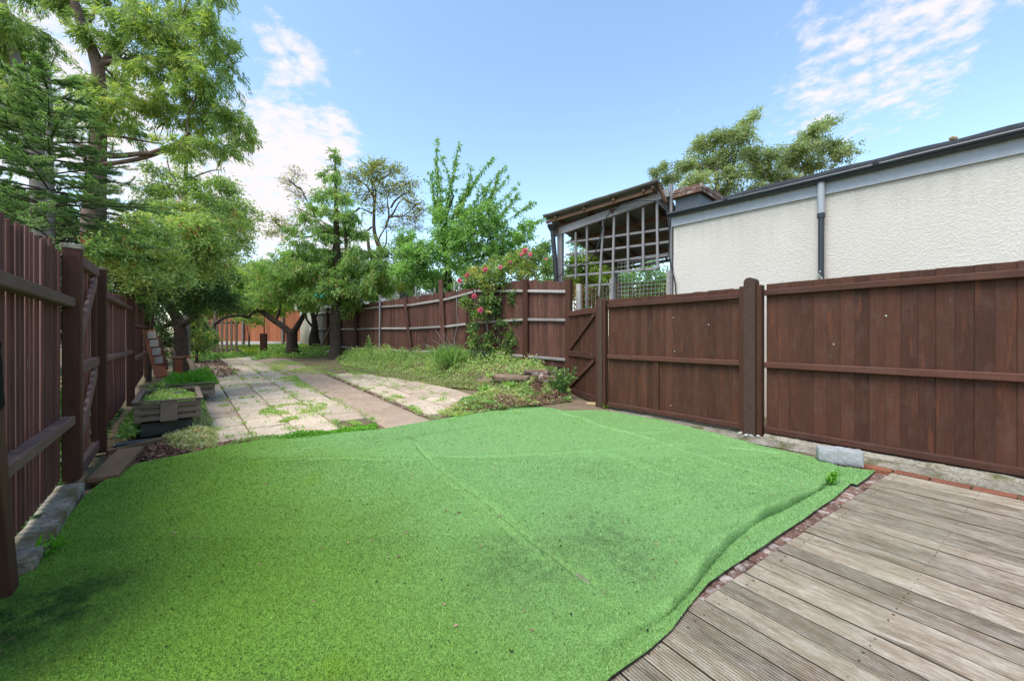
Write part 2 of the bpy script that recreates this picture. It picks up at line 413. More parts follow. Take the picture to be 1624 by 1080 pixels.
def mat_deck():
    k = NB('weathered grooved decking'); 
    g = k.noise(k.vec((9, 60, 60)), 3, 6, .7, .3); g2 = k.noise(k.vec((3.4, 9, 9)), 1.8, 6, .65, .5); g3 = k.noise(k.vec((5, 20, 20)), 3, 8, .75, .8)
    col = k.mix(k.ramp(g, [(.32, 0), (.68, 1)]), (.155, .112, .075), (.32, .25, .18))
    col = k.mix(k.ramp(g2, [(.40, 0), (.66, 1)]), col, k.mix(k.ramp(g, [(.36, 0), (.64, 1)]), (.255, .212, .165), (.46, .40, .325)))
    col = k.mix(k.math('MULTIPLY', k.ramp(g3, [(.60, 0), (.68, 1)]), .6), col, (.54, .50, .45))
    g5 = k.noise(k.vec((1.5, 9, 9)), 2.2, 6, .7); col = k.mix(k.math('MULTIPLY', k.ramp(g5, [(.52, 0), (.68, 1)]), .8), col, (.075, .06, .04))
    g4 = k.noise(k.vec((1, 1, 1), rand=False), 1.1, 3, .5)
    col = k.mix(k.math('MULTIPLY', k.ramp(g4, [(.5, 0), (.72, 1)]), .4), col, (.2, .2, .12))
    col = k.mix(1.0, col, k.math('ADD', k.math('MULTIPLY', k.oi.outputs['Random'], .45), .76), 'MULTIPLY')
    k.bump(g, .7, .004); return k.done(col, .85, .2)
M['deck'] = mat_deck(); M['edge_shade'] = wood('board edge painted gap shade', (.05, .038, .026), (.08, .06, .042))  # board sides coloured dark to paint shade into the gaps
def turf_color(k, base=True):
    v = k.vec((1, 1, 1), 'Object', rand=False)
    f1 = k.noise(v, 190, 3, .7); f2 = k.noise(v, 26, 4, .65); big = k.noise(v, .8, 4, .55, .4); mid = k.noise(v, 2.6, 5, .65)
    col = k.mix(k.ramp(f1, [(.33, 0), (.66, 1)]), (.115, .25, .068), (.29, .51, .195))
    col = k.mix(k.math('MULTIPLY', k.ramp(f2, [(.35, 0), (.7, 1)]), .35), col, (.16, .33, .09))
    # moss staining towards the left boundary, soot and dirt patches
    sp = k.N.new('ShaderNodeSeparateXYZ'); k.L.new(v, sp.inputs[0])
    left = k.N.new('ShaderNodeMapRange'); left.interpolation_type = 'SMOOTHSTEP'
    # distance from the left fence line: along (0.76, 0.65)
    dd = k.math('ADD', k.math('MULTIPLY', sp.outputs[0], .763), k.math('MULTIPLY', sp.outputs[1], .647))
    k.L.new(k.math('ADD', dd, k.math('MULTIPLY', big, 1.6)), left.inputs[0])
    left.inputs[1].default_value = 3.0; left.inputs[2].default_value = .75; left.inputs[3].default_value = 0; left.inputs[4].default_value = .95
    col = k.mix(left.outputs[0], col, k.mix(k.ramp(f1, [(.35, 0), (.65, 1)]), (.080, .175, .014), (.23, .41, .05)))
    yl = k.math('MULTIPLY', k.ramp(mid, [(.56, 0), (.70, 1)]), k.math('ADD', k.math('MULTIPLY', left.outputs[0], .6), .13))
    col = k.mix(yl, col, (.17, .30, .02))
    dirt = k.noise(k.vec((1, 1, 1), 'Object', rand=False, rot=(0, 0, .6)), 1.15, 5, .6)
    col = k.mix(k.math('MULTIPLY', k.ramp(dirt, [(.50, 0), (.72, 1)]), k.ramp(k.noise(v, 70, 4, .75), [(.50, 0), (.60, .7)])), col, (.05, .07, .035))
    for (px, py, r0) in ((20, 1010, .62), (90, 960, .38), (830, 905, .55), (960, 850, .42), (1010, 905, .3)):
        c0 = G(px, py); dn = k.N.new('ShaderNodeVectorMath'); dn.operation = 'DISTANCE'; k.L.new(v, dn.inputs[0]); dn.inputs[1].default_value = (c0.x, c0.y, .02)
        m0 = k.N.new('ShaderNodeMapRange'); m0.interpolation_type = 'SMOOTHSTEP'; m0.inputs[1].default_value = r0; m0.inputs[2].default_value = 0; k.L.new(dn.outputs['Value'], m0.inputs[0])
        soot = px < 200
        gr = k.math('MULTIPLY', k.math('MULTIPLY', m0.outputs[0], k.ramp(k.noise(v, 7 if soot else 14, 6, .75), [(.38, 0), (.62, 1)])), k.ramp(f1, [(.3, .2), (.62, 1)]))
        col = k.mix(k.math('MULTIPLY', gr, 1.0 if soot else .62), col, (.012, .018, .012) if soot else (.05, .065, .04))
    sp2 = k.noise(v, 95, 2, .5); col = k.mix(k.ramp(sp2, [(.69, 0), (.72, 1)]), col, (.02, .025, .015))
    return col, f1, f2
k = NB('green artificial turf'); c_, f1_, f2_ = turf_color(k); k.bump(k.math('ADD', f1_, k.math('MULTIPLY', f2_, .7)), .8, .010); M['turf'] = k.done(c_, .75, .15)
k = NB('green turf fibre'); c_, f1_, f2_ = turf_color(k)
at = k.N.new('ShaderNodeAttribute'); at.attribute_name = 'rnd'
c_ = k.mix(1.0, c_, k.ramp(at.outputs['Fac'], [(0, (.55, .6, .5)), (.5, (1.0, 1.0, 1.0)), (1, (1.6, 1.35, 1.6))]), 'MULTIPLY'); M['fibre'] = k.done(c_, .6, .25)
def mat_ground():
    k = NB('soil and leaf litter ground'); v = k.vec((1, 1, 1), rand=False)
    g = k.noise(v, 3, 8, .7); f = k.noise(v, 40, 5, .7); big = k.noise(v, .5, 4)
    col = k.mix(k.ramp(g, [(.35, 0), (.65, 1)]), (.11, .075, .05), (.22, .16, .11))
    col = k.mix(k.ramp(f, [(.4, 0), (.68, 1)]), col, (.28, .21, .145))
    col = k.mix(k.math('MULTIPLY', k.ramp(big, [(.45, 0), (.65, 1)]), .6), col, (.09, .12, .03))
    k.bump(f, .8, .02); return k.done(col, .95, .1)
M['ground'] = mat_ground()

LM = {}
LM['euc'] = leafmat('eucalyptus leaf', [(0, (.08, .14, .035)), (.45, (.17, .27, .055)), (.75, (.26, .37, .07)), (1, (.42, .44, .07))], 0.5, key='euc')
LM['fir'] = leafmat('fir needle', [(0, (.03, .070, .018)), (.5, (.075, .155, .032)), (1, (.18, .31, .055))], 0.3, key='fir')
LM['rowan'] = leafmat('fresh shrub leaf', [(0, (.07, .13, .035)), (.5, (.18, .29, .065)), (.85, (.33, .44, .10)), (1, (.6, .52, .06))], 0.45, key='rowan')
LM['dark'] = leafmat('dark shrub leaf', [(0, (.03, .07, .015)), (.5, (.07, .16, .03)), (1, (.14, .26, .05))], 0.4, key='dark')
LM['apple'] = leafmat('apple leaf', [(0, (.08, .14, .035)), (.5, (.17, .27, .06)), (1, (.34, .42, .08))], 0.5, key='apple')
LM['cyp'] = leafmat('cypress spray', [(0, (.07, .13, .035)), (.5, (.16, .27, .06)), (.9, (.26, .38, .08)), (1, (.36, .24, .10))], 0.5, key='cyp')
LM['yellow'] = leafmat('yellowing leaf', [(0, (.14, .19, .05)), (.5, (.30, .35, .08)), (1, (.55, .48, .09))], 0.5)
LM['cherry'] = leafmat('bright cherry leaf', [(0, (.08, .17, .035)), (.5, (.16, .31, .06)), (1, (.28, .46, .09))], 0.45, key='cherry')
LM['birch'] = leafmat('birch leaf', [(0, (.11, .15, .06)), (.5, (.20, .25, .10)), (1, (.34, .38, .17))], 0.45, key='birch')
LM['far'] = leafmat('far hedge leaf', [(0, (.07, .13, .035)), (.5, (.14, .24, .05)), (1, (.27, .38, .08))], 0.45, key='far')
LM['lime'] = leafmat('lime leaf', [(0, (.10, .18, .03)), (.5, (.22, .34, .04)), (1, (.45, .48, .05))])
LM['rose'] = leafmat('rose leaf', [(0, (.05, .11, .03)), (.5, (.14, .26, .05)), (.85, (.30, .38, .05)), (1, (.50, .34, .07))], 0.4, key='rose')
LM['weed'] = leafmat('ground cover leaf', [(0, (.07, .15, .03)), (.5, (.17, .32, .06)), (.85, (.30, .46, .08)), (1, (.45, .40, .12))], 0.4, key='weed')
LM['dryweed'] = leafmat('drying ground cover leaf', [(0, (.09, .10, .035)), (.35, (.22, .25, .08)), (.65, (.44, .40, .17)), (.85, (.50, .36, .17)), (1, (.42, .20, .10))], 0.4, key='dryweed')
LM['litter'] = leafmat('dead leaf', [(0, (.08, .04, .03)), (.5, (.22, .11, .07)), (1, (.45, .29, .2))], .05, .8)
LM['bright'] = leafmat('bright green herb', [(0, (.09, .24, .02)), (.5, (.17, .42, .03)), (1, (.28, .58, .06))])
LM['petal'] = leafmat('pink petal', [(0, (.62, .06, .20)), (.5, (.82, .20, .40)), (1, (.92, .50, .60))], .3)
LM['berry'] = leafmat('red berry', [(0, (.28, .02, .012)), (1, (.5, .05, .02))], .0)
LM['moss'] = leafmat('moss', [(0, (.14, .28, .02)), (1, (.32, .5, .03))], .1)
LM['straw'] = leafmat('dry straw', [(0, (.30, .24, .14)), (1, (.52, .43, .28))], .2)

# ================================================================== GROUND
def axis_grid(lo, hi, step, far):
    a = np.arange(lo, hi + 1e-6, step); g = []; s = step; x = 0
    while x < far: s *= 1.5; x += s; g.append(x)
    g = np.array(g); return np.concatenate([lo - g[::-1], a, hi + g])
def build_ground():
    xs = axis_grid(-12, 6, .15, 500); ys = axis_grid(-3, 20, .15, 500)
    X, Y = np.meshgrid(xs, ys); Z = H(X, Y) - .035
    near = (np.abs(X) < 13) & (Y < 22) & (Y > 4)
    Z += np.where(near, .012 * np.sin(X * 3.1 + Y * 1.7) * np.sin(Y * 2.3 - X), 0)
    V = np.stack([X.ravel(), Y.ravel(), Z.ravel()], 1); w = len(xs)
    i = np.arange(len(ys) - 1)[:, None] * w + np.arange(w - 1)[None]; i = i.ravel()
    q = np.stack([i, i + 1, i + w + 1, i + w], 1)
    o = obj('ground', mesh_np('ground', V, q, M['ground'], True)); tag(o, kind='structure')
build_ground()

def poly_inside(poly, x, y):
    ins = np.zeros(x.shape, bool); n = len(poly)
    for i in range(n):
        x0, y0 = poly[i]; x1, y1 = poly[(i + 1) % n]
        c = ((y0 > y) != (y1 > y)); 
        with np.errstate(divide='ignore', invalid='ignore'): xi = (x1 - x0) * (y - y0) / (y1 - y0 + 1e-12) + x0
        ins ^= c & (x < xi)
    return ins
def seg_near(poly, x, y, closed=True):
    best = np.full(x.shape, 1e9); bx = np.zeros(x.shape); by = np.zeros(x.shape); bt = np.zeros(x.shape); side = np.zeros(x.shape)
    n = len(poly); m = n if closed else n - 1
    for i in range(m):
        a = poly[i]; b = poly[(i + 1) % n]; dx, dy = b[0] - a[0], b[1] - a[1]
        t = np.clip(((x - a[0]) * dx + (y - a[1]) * dy) / (dx * dx + dy * dy + 1e-12), 0, 1)
        px, py = a[0] + t * dx, a[1] + t * dy; d = np.hypot(x - px, y - py)
        c = d < best; best = np.where(c, d, best); bx = np.where(c, px, bx); by = np.where(c, py, by)
        bt = np.where(c, (i + t) / m, bt); side = np.where(c, np.sign((x - px) * dy - (y - py) * dx), side)
    return best, bx, by, bt, side

# ------------------------------------------------------------------ artificial turf
TURF_PX = [(75, 872), (100, 836), (130, 796), (152, 776), (188, 752), (222, 737), (290, 724), (345, 712), (420, 699), (500, 692), (600, 684), (690, 668),
           (780, 651), (860, 641), (893, 639), (935, 648), (985, 657), (1050, 669), (1120, 686), (1190, 706), (1290, 728), (1330, 743), (1388, 750),
           (1375, 763), (1359, 774), (1350, 771), (1339, 779), (1323, 794), (1288, 818), (1252, 843), (1212, 872), (1172, 896), (1123, 930), (1092, 967),
           (1065, 1005), (1029, 1037), (971, 1079), (900, 1150), (800, 1300)]
TURF = [tuple(G(*p)[:2]) for p in TURF_PX] + [(-.2, .3), (-2.6, .3), (-2.7, 1.2), (-2.38, 1.72), (-2.32, 1.80)]
def pxl(pts): return [tuple(G(*p)[:2]) for p in pts]
RIDGES = [  # world polyline, height at start/end, width, asymmetry, sink
    (pxl([(1352, 752), (1325, 756), (1297, 765), (1266, 783), (1230, 803), (1194, 818), (1168, 836), (1136, 861), (1105, 894), (1087, 916), (1047, 961), (1003, 992), (945, 1037), (870, 1090)]), .030, .056, .018, .040),
    (pxl([(1340, 775), (1290, 800), (1240, 828), (1190, 850), (1140, 890), (1100, 935), (1060, 985)]), -.004, -.009, -.004, .04),
    (pxl([(648, 700), (672, 728), (720, 770), (770, 805), (840, 868), (900, 912), (960, 952), (1000, 985)]), .010, .019, .004, .032),
    (pxl([(400, 737), (470, 731), (550, 729), (672, 731)]), .010, .009, .006, .022),
    (pxl([(700, 728), (800, 725), (960, 716), (1100, 705)]), .006, .009, .005, .022),
    (pxl([(700, 731), (840, 740), (1000, 742)]), .004, .006, .002, .02),
    (pxl([(565, 706), (640, 697), (720, 684), (790, 671)]), .008, .010, .004, .02),
    (pxl([(812, 664), (860, 658), (900, 653)]), .008, .008, .006, .022),
    (pxl([(885, 654), (915, 662), (950, 676), (1000, 688), (1040, 700)]), .008, .012, .006, .04),
    (pxl([(1000, 688), (1060, 686), (1100, 678)]), .010, .010, .004, .04),
    (pxl([(640, 978), (715, 944), (800, 902), (881, 874), (1000, 820), (1100, 780)]), .009, .006, .005, .02),
    (pxl([(280, 815), (400, 776), (520, 757), (600, 745)]), .006, .006, .003, .025),
    (pxl([(1130, 690), (1180, 705), (1230, 740), (1280, 757)]), .008, .010, .012, .04),
    (pxl([(1060, 740), (1120, 725), (1180, 722)]), .006, .006, .004, .04),
    (pxl([(960, 720), (1080, 760), (1200, 770)]), .005, .006, .004, .05),
    (pxl([(330, 730), (470, 715), (600, 700)]), .004, .005, .003, .03),
    (pxl([(900, 830), (980, 790), (1090, 765)]), .005, .005, .004, .05),
    (pxl([(150, 890), (260, 850), (330, 800)]), .007, .008, .004, .06),
]
CREASES = [
    (pxl([(1325, 768), (1290, 780), (1262, 795), (1225, 815), (1190, 830), (1160, 850), (1125, 880), (1092, 925), (1055, 965)]), 0.034, 0.023),
    (pxl([(400, 739), (470, 733), (550, 731), (672, 733)]), 0.030, 0.017), (pxl([(640, 980), (715, 946), (800, 904), (881, 876), (1000, 822), (1100, 782)]), 0.027, 0.017),
    (pxl([(652, 702), (680, 730), (728, 770), (778, 805), (850, 868), (912, 912), (975, 955)]), 0.034, 0.025), (pxl([(565, 707), (640, 698), (720, 685), (790, 672)]), 0.032, 0.018),
    (pxl([(885, 656), (915, 664), (950, 678), (1000, 690), (1040, 702)]), 0.034, 0.019), (pxl([(700, 730), (800, 727), (960, 718), (1100, 707)]), 0.025, 0.017), (pxl([(1005, 691), (1060, 688), (1100, 680)]), 0.019, 0.021),
    (pxl([(1145, 712), (1190, 716), (1240, 722)]), 0.034, 0.025), (pxl([(940, 1040), (1000, 1000), (1050, 962)]), 0.030, 0.023), (pxl([(1040, 700), (1090, 722), (1150, 740), (1230, 760)]), 0.015, 0.021), (pxl([(905, 652), (960, 645)]), 0.023, 0.021)]
def turf_z(x, y):
    z = .022 + .004 * np.sin(x * 2.1 + 1.3 * np.sin(y * 1.7)) * np.sin(y * 2.6 + x) + .0025 * np.sin(7 * x + 3 * y) * np.sin(5 * y - 4 * x)
    for pts, h0, h1, h2, w in RIDGES:
        d, _, _, t, side = seg_near(pts, x, y, False)
        h = (1.7 if w > .04 else 1.1) * np.where(t < .5, h0 + (h1 - h0) * t * 2, h1 + (h2 - h1) * (t - .5) * 2)
        wob = 1 + .22 * np.sin(t * 23 + 2 * w) + .12 * np.sin(t * 51)
        sh = -side if h0 > .025 else side
        ww = np.where(sh > 0, w * (.45 if h0 > .025 else .8), w * (1.05 if h0 > .025 else 1.5)) * wob
        z = z + h * np.exp(-(d / ww) ** 2) * wob
    for pts, dep, w in CREASES:
        d, _, _, t, _ = seg_near(pts, x, y, False)
        z = z - dep * np.exp(-(d / w) ** 2) * np.clip(np.minimum(t, 1 - t) * 8, 0, 1)
    return np.maximum(z, -.006)
def turf_lean(x, y):
    # the big fold leans over towards the deck, leaving a shaded crease under it
    pts, h0, h1, h2, w = RIDGES[0]
    d, _, _, t, side = seg_near(pts, x, y, False); k = np.clip(np.minimum(t, 1 - t) * 5, 0, 1) * (1.15 - .6 * t)
    lean = .080 * np.exp(-(d / (w * 1.0)) ** 2) * k
    return x + .56 * lean, y - .83 * lean
def build_turf():
    st = .0135
    xs = np.arange(-5.6, 3.7, st); ys = np.arange(.25, 7.3, st); X, Y = np.meshgrid(xs, ys); w = len(xs)
    x = X.ravel(); y = Y.ravel(); ins = poly_inside(TURF, x, y)
    i = (np.arange(len(ys) - 1)[:, None] * w + np.arange(w - 1)[None]).ravel()
    q = np.stack([i, i + 1, i + w + 1, i + w], 1); q = q[ins[q].sum(1) >= 1]
    used = np.unique(q); rem = -np.ones(len(x), int); rem[used] = np.arange(len(used)); q = rem[q]; x = x[used]; y = y[used]; ins = ins[used]
    d, bx, by, _, _ = seg_near(TURF, x[~ins], y[~ins]); x[~ins] = bx; y[~ins] = by
    z = turf_z(x, y)
    x, y = turf_lean(x, y)
    V = np.stack([x, y, z], 1)
    # boundary skirt
    e = np.concatenate([q[:, [a, (a + 1) % 4]] for a in range(4)]); es = np.sort(e, 1); key = es[:, 0] * len(x) + es[:, 1]
    _, inv, cnt = np.unique(key, return_inverse=True, return_counts=True); be = e[cnt[inv] == 1]
    bv = np.unique(be); low = {v: len(V) + k for k, v in enumerate(bv)}
    Vl = V[bv].copy(); Vl[:, 2] -= .014
    skirt = np.array([[a, low[a], low[b], b] for a, b in be])[:, ::-1]
    V = np.concatenate([V, Vl])
    me = mesh_np('turf', V, [q, skirt], M['turf'], True)
    me.materials.append(M['black']); idx = np.zeros(len(me.polygons), np.int32); idx[len(q):] = 1; me.polygons.foreach_set('material_index', idx)
    o = obj('artificial_turf', me); tag(o, 'rumpled sheet of green artificial turf covering the near yard', 'artificial turf')
    # fibres
    P = []
    for (n, y0, y1) in ((150000, .9, 2.3), (110000, 2.3, 3.8), (60000, 3.8, 7)):
        yy = rng.uniform(y0, y1, n * 2); xx = rng.uniform(-1.36, 1.36, n * 2) * yy
        k = poly_inside(TURF, xx, yy) & (xx > -5.5); P.append(np.stack([xx[k], yy[k]], 1)[:n])
    P = np.concatenate(P); n = len(P); z = turf_z(P[:, 0], P[:, 1]) - .001
    P = np.stack(turf_lean(P[:, 0], P[:, 1]), 1)
    sc = np.clip(P[:, 1] / 2.2, .8, 2.0)
    a = rng.uniform(0, 2 * np.pi, n); lean = rng.uniform(.2, 1.1, n); hgt = rng.uniform(.006, .011, n); ww = rng.uniform(.0014, .0026, n) * sc
    b = rng.uniform(0, 2 * np.pi, n)
    base = np.stack([P[:, 0], P[:, 1], z], 1); s = np.stack([np.cos(b), np.sin(b), np.zeros(n)], 1) * ww[:, None]
    tip = base + np.stack([np.cos(a) * lean * hgt, np.sin(a) * lean * hgt, hgt], 1)
    V = np.stack([base - s, base + s, tip], 1).reshape(-1, 3)
    f = np.arange(3 * n).reshape(-1, 3)
    g = obj('turf_fibre', mesh_np('turf_fibre', V, f, M['fibre'], attrs={'rnd': np.repeat(rng.random(n), 3)}), o); tag(g, kind='stuff')
build_turf()

# ------------------------------------------------------------------ deck, brick edging, concrete strip
DD = Vector((-math.sin(R(34)), math.cos(R(34)), 0)); DC = Vector((math.cos(R(34)), math.sin(R(34)), 0))
def UV(u, v, z=0): return DC * u + DD * v + Vector((0, 0, z))
def deck_mesh(L_, seed, deep=True):
    w = .1164 - .001 * (seed % 3); n = 8; gd = .011 if deep else .0012; gw = w / (n + .6); k1, k2 = (.20, .17) if deep else (.14, .05); prof = [(-w / 2 + .001, -.028), (-w / 2, -.0012), (-w / 2 + .0012, 0)]
    for i in range(n):
        c = -w / 2 + gw * (i + .8)
        prof += [(c - gw * k1, 0), (c - gw * k2, -gd), (c + gw * k2, -gd), (c + gw * k1, 0)]
    prof += [(w / 2 - .0012, 0), (w / 2, -.0012), (w / 2, -.028)]
    prof = np.array(prof); m = len(prof); segs = 12; V = []
    r_ = np.random.default_rng(seed); bow = r_.normal(0, .0016, segs + 1); tw = r_.normal(0, .012, 1)[0]
    for k in range(segs + 1):
        x = -L_ / 2 + L_ * k / segs
        V.append(np.stack([np.full(m, x), prof[:, 0] + bow[k] * .8, prof[:, 1] + bow[k] + tw * prof[:, 0] * .3], 1))
    V = np.concatenate(V); i = (np.arange(segs)[:, None] * m + np.arange(m - 1)[None]).ravel()
    me = mesh_np('deck_board', V, np.stack([i, i + m, i + m + 1, i + 1], 1)[:, ::-1], M['deck']); me.materials.append(M['edge_shade'])
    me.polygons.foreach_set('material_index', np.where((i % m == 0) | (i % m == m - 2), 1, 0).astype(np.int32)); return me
def build_deck():
    dk = thing('timber_deck', 'weathered grey grooved timber deck at the near right corner', 'deck', (1.5, 1.2, 0))
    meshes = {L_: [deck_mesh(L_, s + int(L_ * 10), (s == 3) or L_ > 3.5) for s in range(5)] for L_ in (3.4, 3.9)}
    u = -1.0; i = 0; scr = Geo()
    while u < 4.62:
        near = u < 1.60
        L_ = 3.9 if near else 3.4; v1 = 1.45 if near else .985 + random.uniform(-.004, .004)
        o = bpy.data.objects.new('deck_board', meshes[L_][i % 5])
        c = UV(u + .059, v1 - L_ / 2, .004 + random.uniform(-.002, .002))
        o.matrix_basis = Matrix.Translation(c) @ Matrix.Rotation(math.atan2(DD.y, DD.x) + random.uniform(-.0006, .0006), 4, 'Z')
        link(o, dk)
        for vv in (.93, .48, .02, -.44, -.9):
            for du in (.028, .088): scr.tube([tuple(UV(u + du, vv + random.uniform(-.008, .008), .0005)), tuple(UV(u + du, vv, .0058))], [.0036, .0032], 6); q_ = scr.n; scr.T3.append(np.array([[0, k_, k_ + 1] for k_ in range(1, 5)]) + q_ - 6)
        u += .1235; i += 1
    tag(scr.build('screws', M['iron'], dk), kind='stuff')
    ed = thing('brick_edging', 'row of worn red brown bricks on edge between turf and deck', 'brick edging', tuple(UV(3, 1.07)))
    u = 1.63; 
    while u < 4.55:
        block('brick', UV(u + .0325, 1.095 + random.uniform(-.004, .004), -.030 + random.uniform(-.003, .003)), (.064, .215, .065), math.atan2(DC.y, DC.x) + random.uniform(-.02, .02), M['brick'], ed, .006, (random.uniform(-.02, .02), random.uniform(-.02, .02)))
        u += .0755
    bc = thing('brick_course', 'flush line of orange red bricks between deck and concrete strip', 'brick edging', tuple(UV(4.75, -.5)))
    v = 1.20
    while v > -1.8:
        block('brick', UV(4.735, v - .107, -.02 + random.uniform(-.002, .002)), (.215, .098, .065), math.atan2(DD.y, DD.x) + random.uniform(-.006, .006), M['brick_red'], bc, .005)
        v -= .226
build_deck()
M['gap_shade'] = stone('painted shade below deck gaps', (.012, .010, .008), (.03, .025, .02), 6, None, .6, .01)  # near black sheet added below the boards, stands in for shade in the gaps
ul = obj('deck_shade_sheet', mesh_np('deck_shade_sheet', [tuple(UV(u, v, -.030)) for u, v in ((-1.1, 1.0), (-1.1, -3), (4.66, -3), (4.66, 1.0))], np.array([[0, 1, 2, 3]]), M['gap_shade'])); tag(ul, kind='structure')
FD = Vector((.6227, -.782, 0)).normalized(); FN = Vector((-.782, -.6227, 0)).normalized(); FS0 = Vector((1.56, 6.4, 0))
def FP(s, off=0, z=0): return FS0 + FD * s + FN * off + Vector((0, 0, z))
def rough_strip(name, pts, width0, width1, z, mat, seed, parent=None, h=.02, res=.04):
    """low uneven concrete bed along a line"""
    a, b = Vector(pts[0]), Vector(pts[1]); d = (b - a); L_ = d.length; d.normalize(); n = Vector((-d.y, d.x, 0))
    nu = int(L_ / res); nv = 10; r_ = np.random.default_rng(seed); V = []; e0 = r_.normal(0, .010, nu + 1); e1 = r_.normal(0, .014, nu + 1)
    zz = r_.normal(0, h * .3, (nu + 1, nv + 1)); zz = (zz + np.roll(zz, 1, 0) + np.roll(zz, 1, 1) + np.roll(zz, -1, 0)) / 3; e0 = (e0 + np.roll(e0, 1)) / 2; e1 = (e1 + np.roll(e1, 1)) / 2
    for i in range(nu + 1):
        for j in range(nv + 1):
            t = j / nv; off = -(width0 + e0[i]) * (1 - t) + (width1 + e1[i]) * t
            p = a + d * (L_ * i / nu) + n * off; edge = min(1, 5 * t, 5 * (1 - t))
            V.append((p.x, p.y, z + (h + zz[i, j]) * edge - .03 * (1 - edge)))
    w = nv + 1; i = (np.arange(nu)[:, None] * w + np.arange(nv)[None]).ravel()
    return obj(name, mesh_np(name, np.array(V), np.stack([i, i + w, i + w + 1, i + 1], 1)[:, ::-1], mat, True), parent)
cs = rough_strip('concrete_strip', (FP(.1, .02), FP(5.6, .02)), .22, .30, 0, M['concrete'], 3); tag(cs, kind='structure')
cs = rough_strip('concrete_footing', (FP(2.3, .02), FP(5.6, .02)), .10, .10, .035, M['concrete'], 5); tag(cs, kind='structure')

from mathutils import noise as mnoise
def rough_block(name, loc, size, rz, mat, seed, amp=.01, res=.05, parent=None, round_=.02):
    """a subdivided block with worn edges and an uneven surface"""
    n = [max(2, int(round(a / res))) for a in size]; V = {}; P = []; Q = []
    def vid(i, j, k):
        key = (i, j, k)
        if key not in V:
            p = Vector(((i / n[0] - .5) * size[0], (j / n[1] - .5) * size[1], (k / n[2] - .5) * size[2]))
            e = [abs(abs(p[a]) - size[a] / 2) < 1e-6 for a in range(3)]; m = sum(e)
            if m >= 2:
                for a in range(3):
                    if e[a]: p[a] -= math.copysign(min(round_, size[a] * .3) * (.45 if m == 2 else .6), p[a])
            q = p * 9 + Vector((seed * 3.1, seed * 1.7, 0)); d = Vector((mnoise.noise(q), mnoise.noise(q + Vector((7, 0, 0))), mnoise.noise(q + Vector((0, 9, 0)))))
            q2 = p * 31 + Vector((seed, 0, 0)); d += .4 * Vector((mnoise.noise(q2), mnoise.noise(q2 + Vector((7, 0, 0))), mnoise.noise(q2 + Vector((0, 9, 0)))))
            V[key] = len(P); P.append(tuple(p + d * amp * 2))
        return V[key]
    for ax in range(3):
        a, b = [(1, 2), (2, 0), (0, 1)][ax]
        for s_ in (0, n[ax]):
            for i in range(n[a]):
                for j in range(n[b]):
                    c = []
                    for (u, v) in ((0, 0), (1, 0), (1, 1), (0, 1)):
                        t = [0, 0, 0]; t[ax] = s_; t[a] = i + u; t[b] = j + v; c.append(vid(*t))
                    Q.append(c if s_ else c[::-1])
    o = bpy.data.objects.new(name, mesh_np(name, np.array(P), np.array(Q), mat)); o.matrix_basis = Matrix.Translation(Vector(loc)) @ Matrix.Rotation(rz, 4, 'Z')
    return link(o, parent)

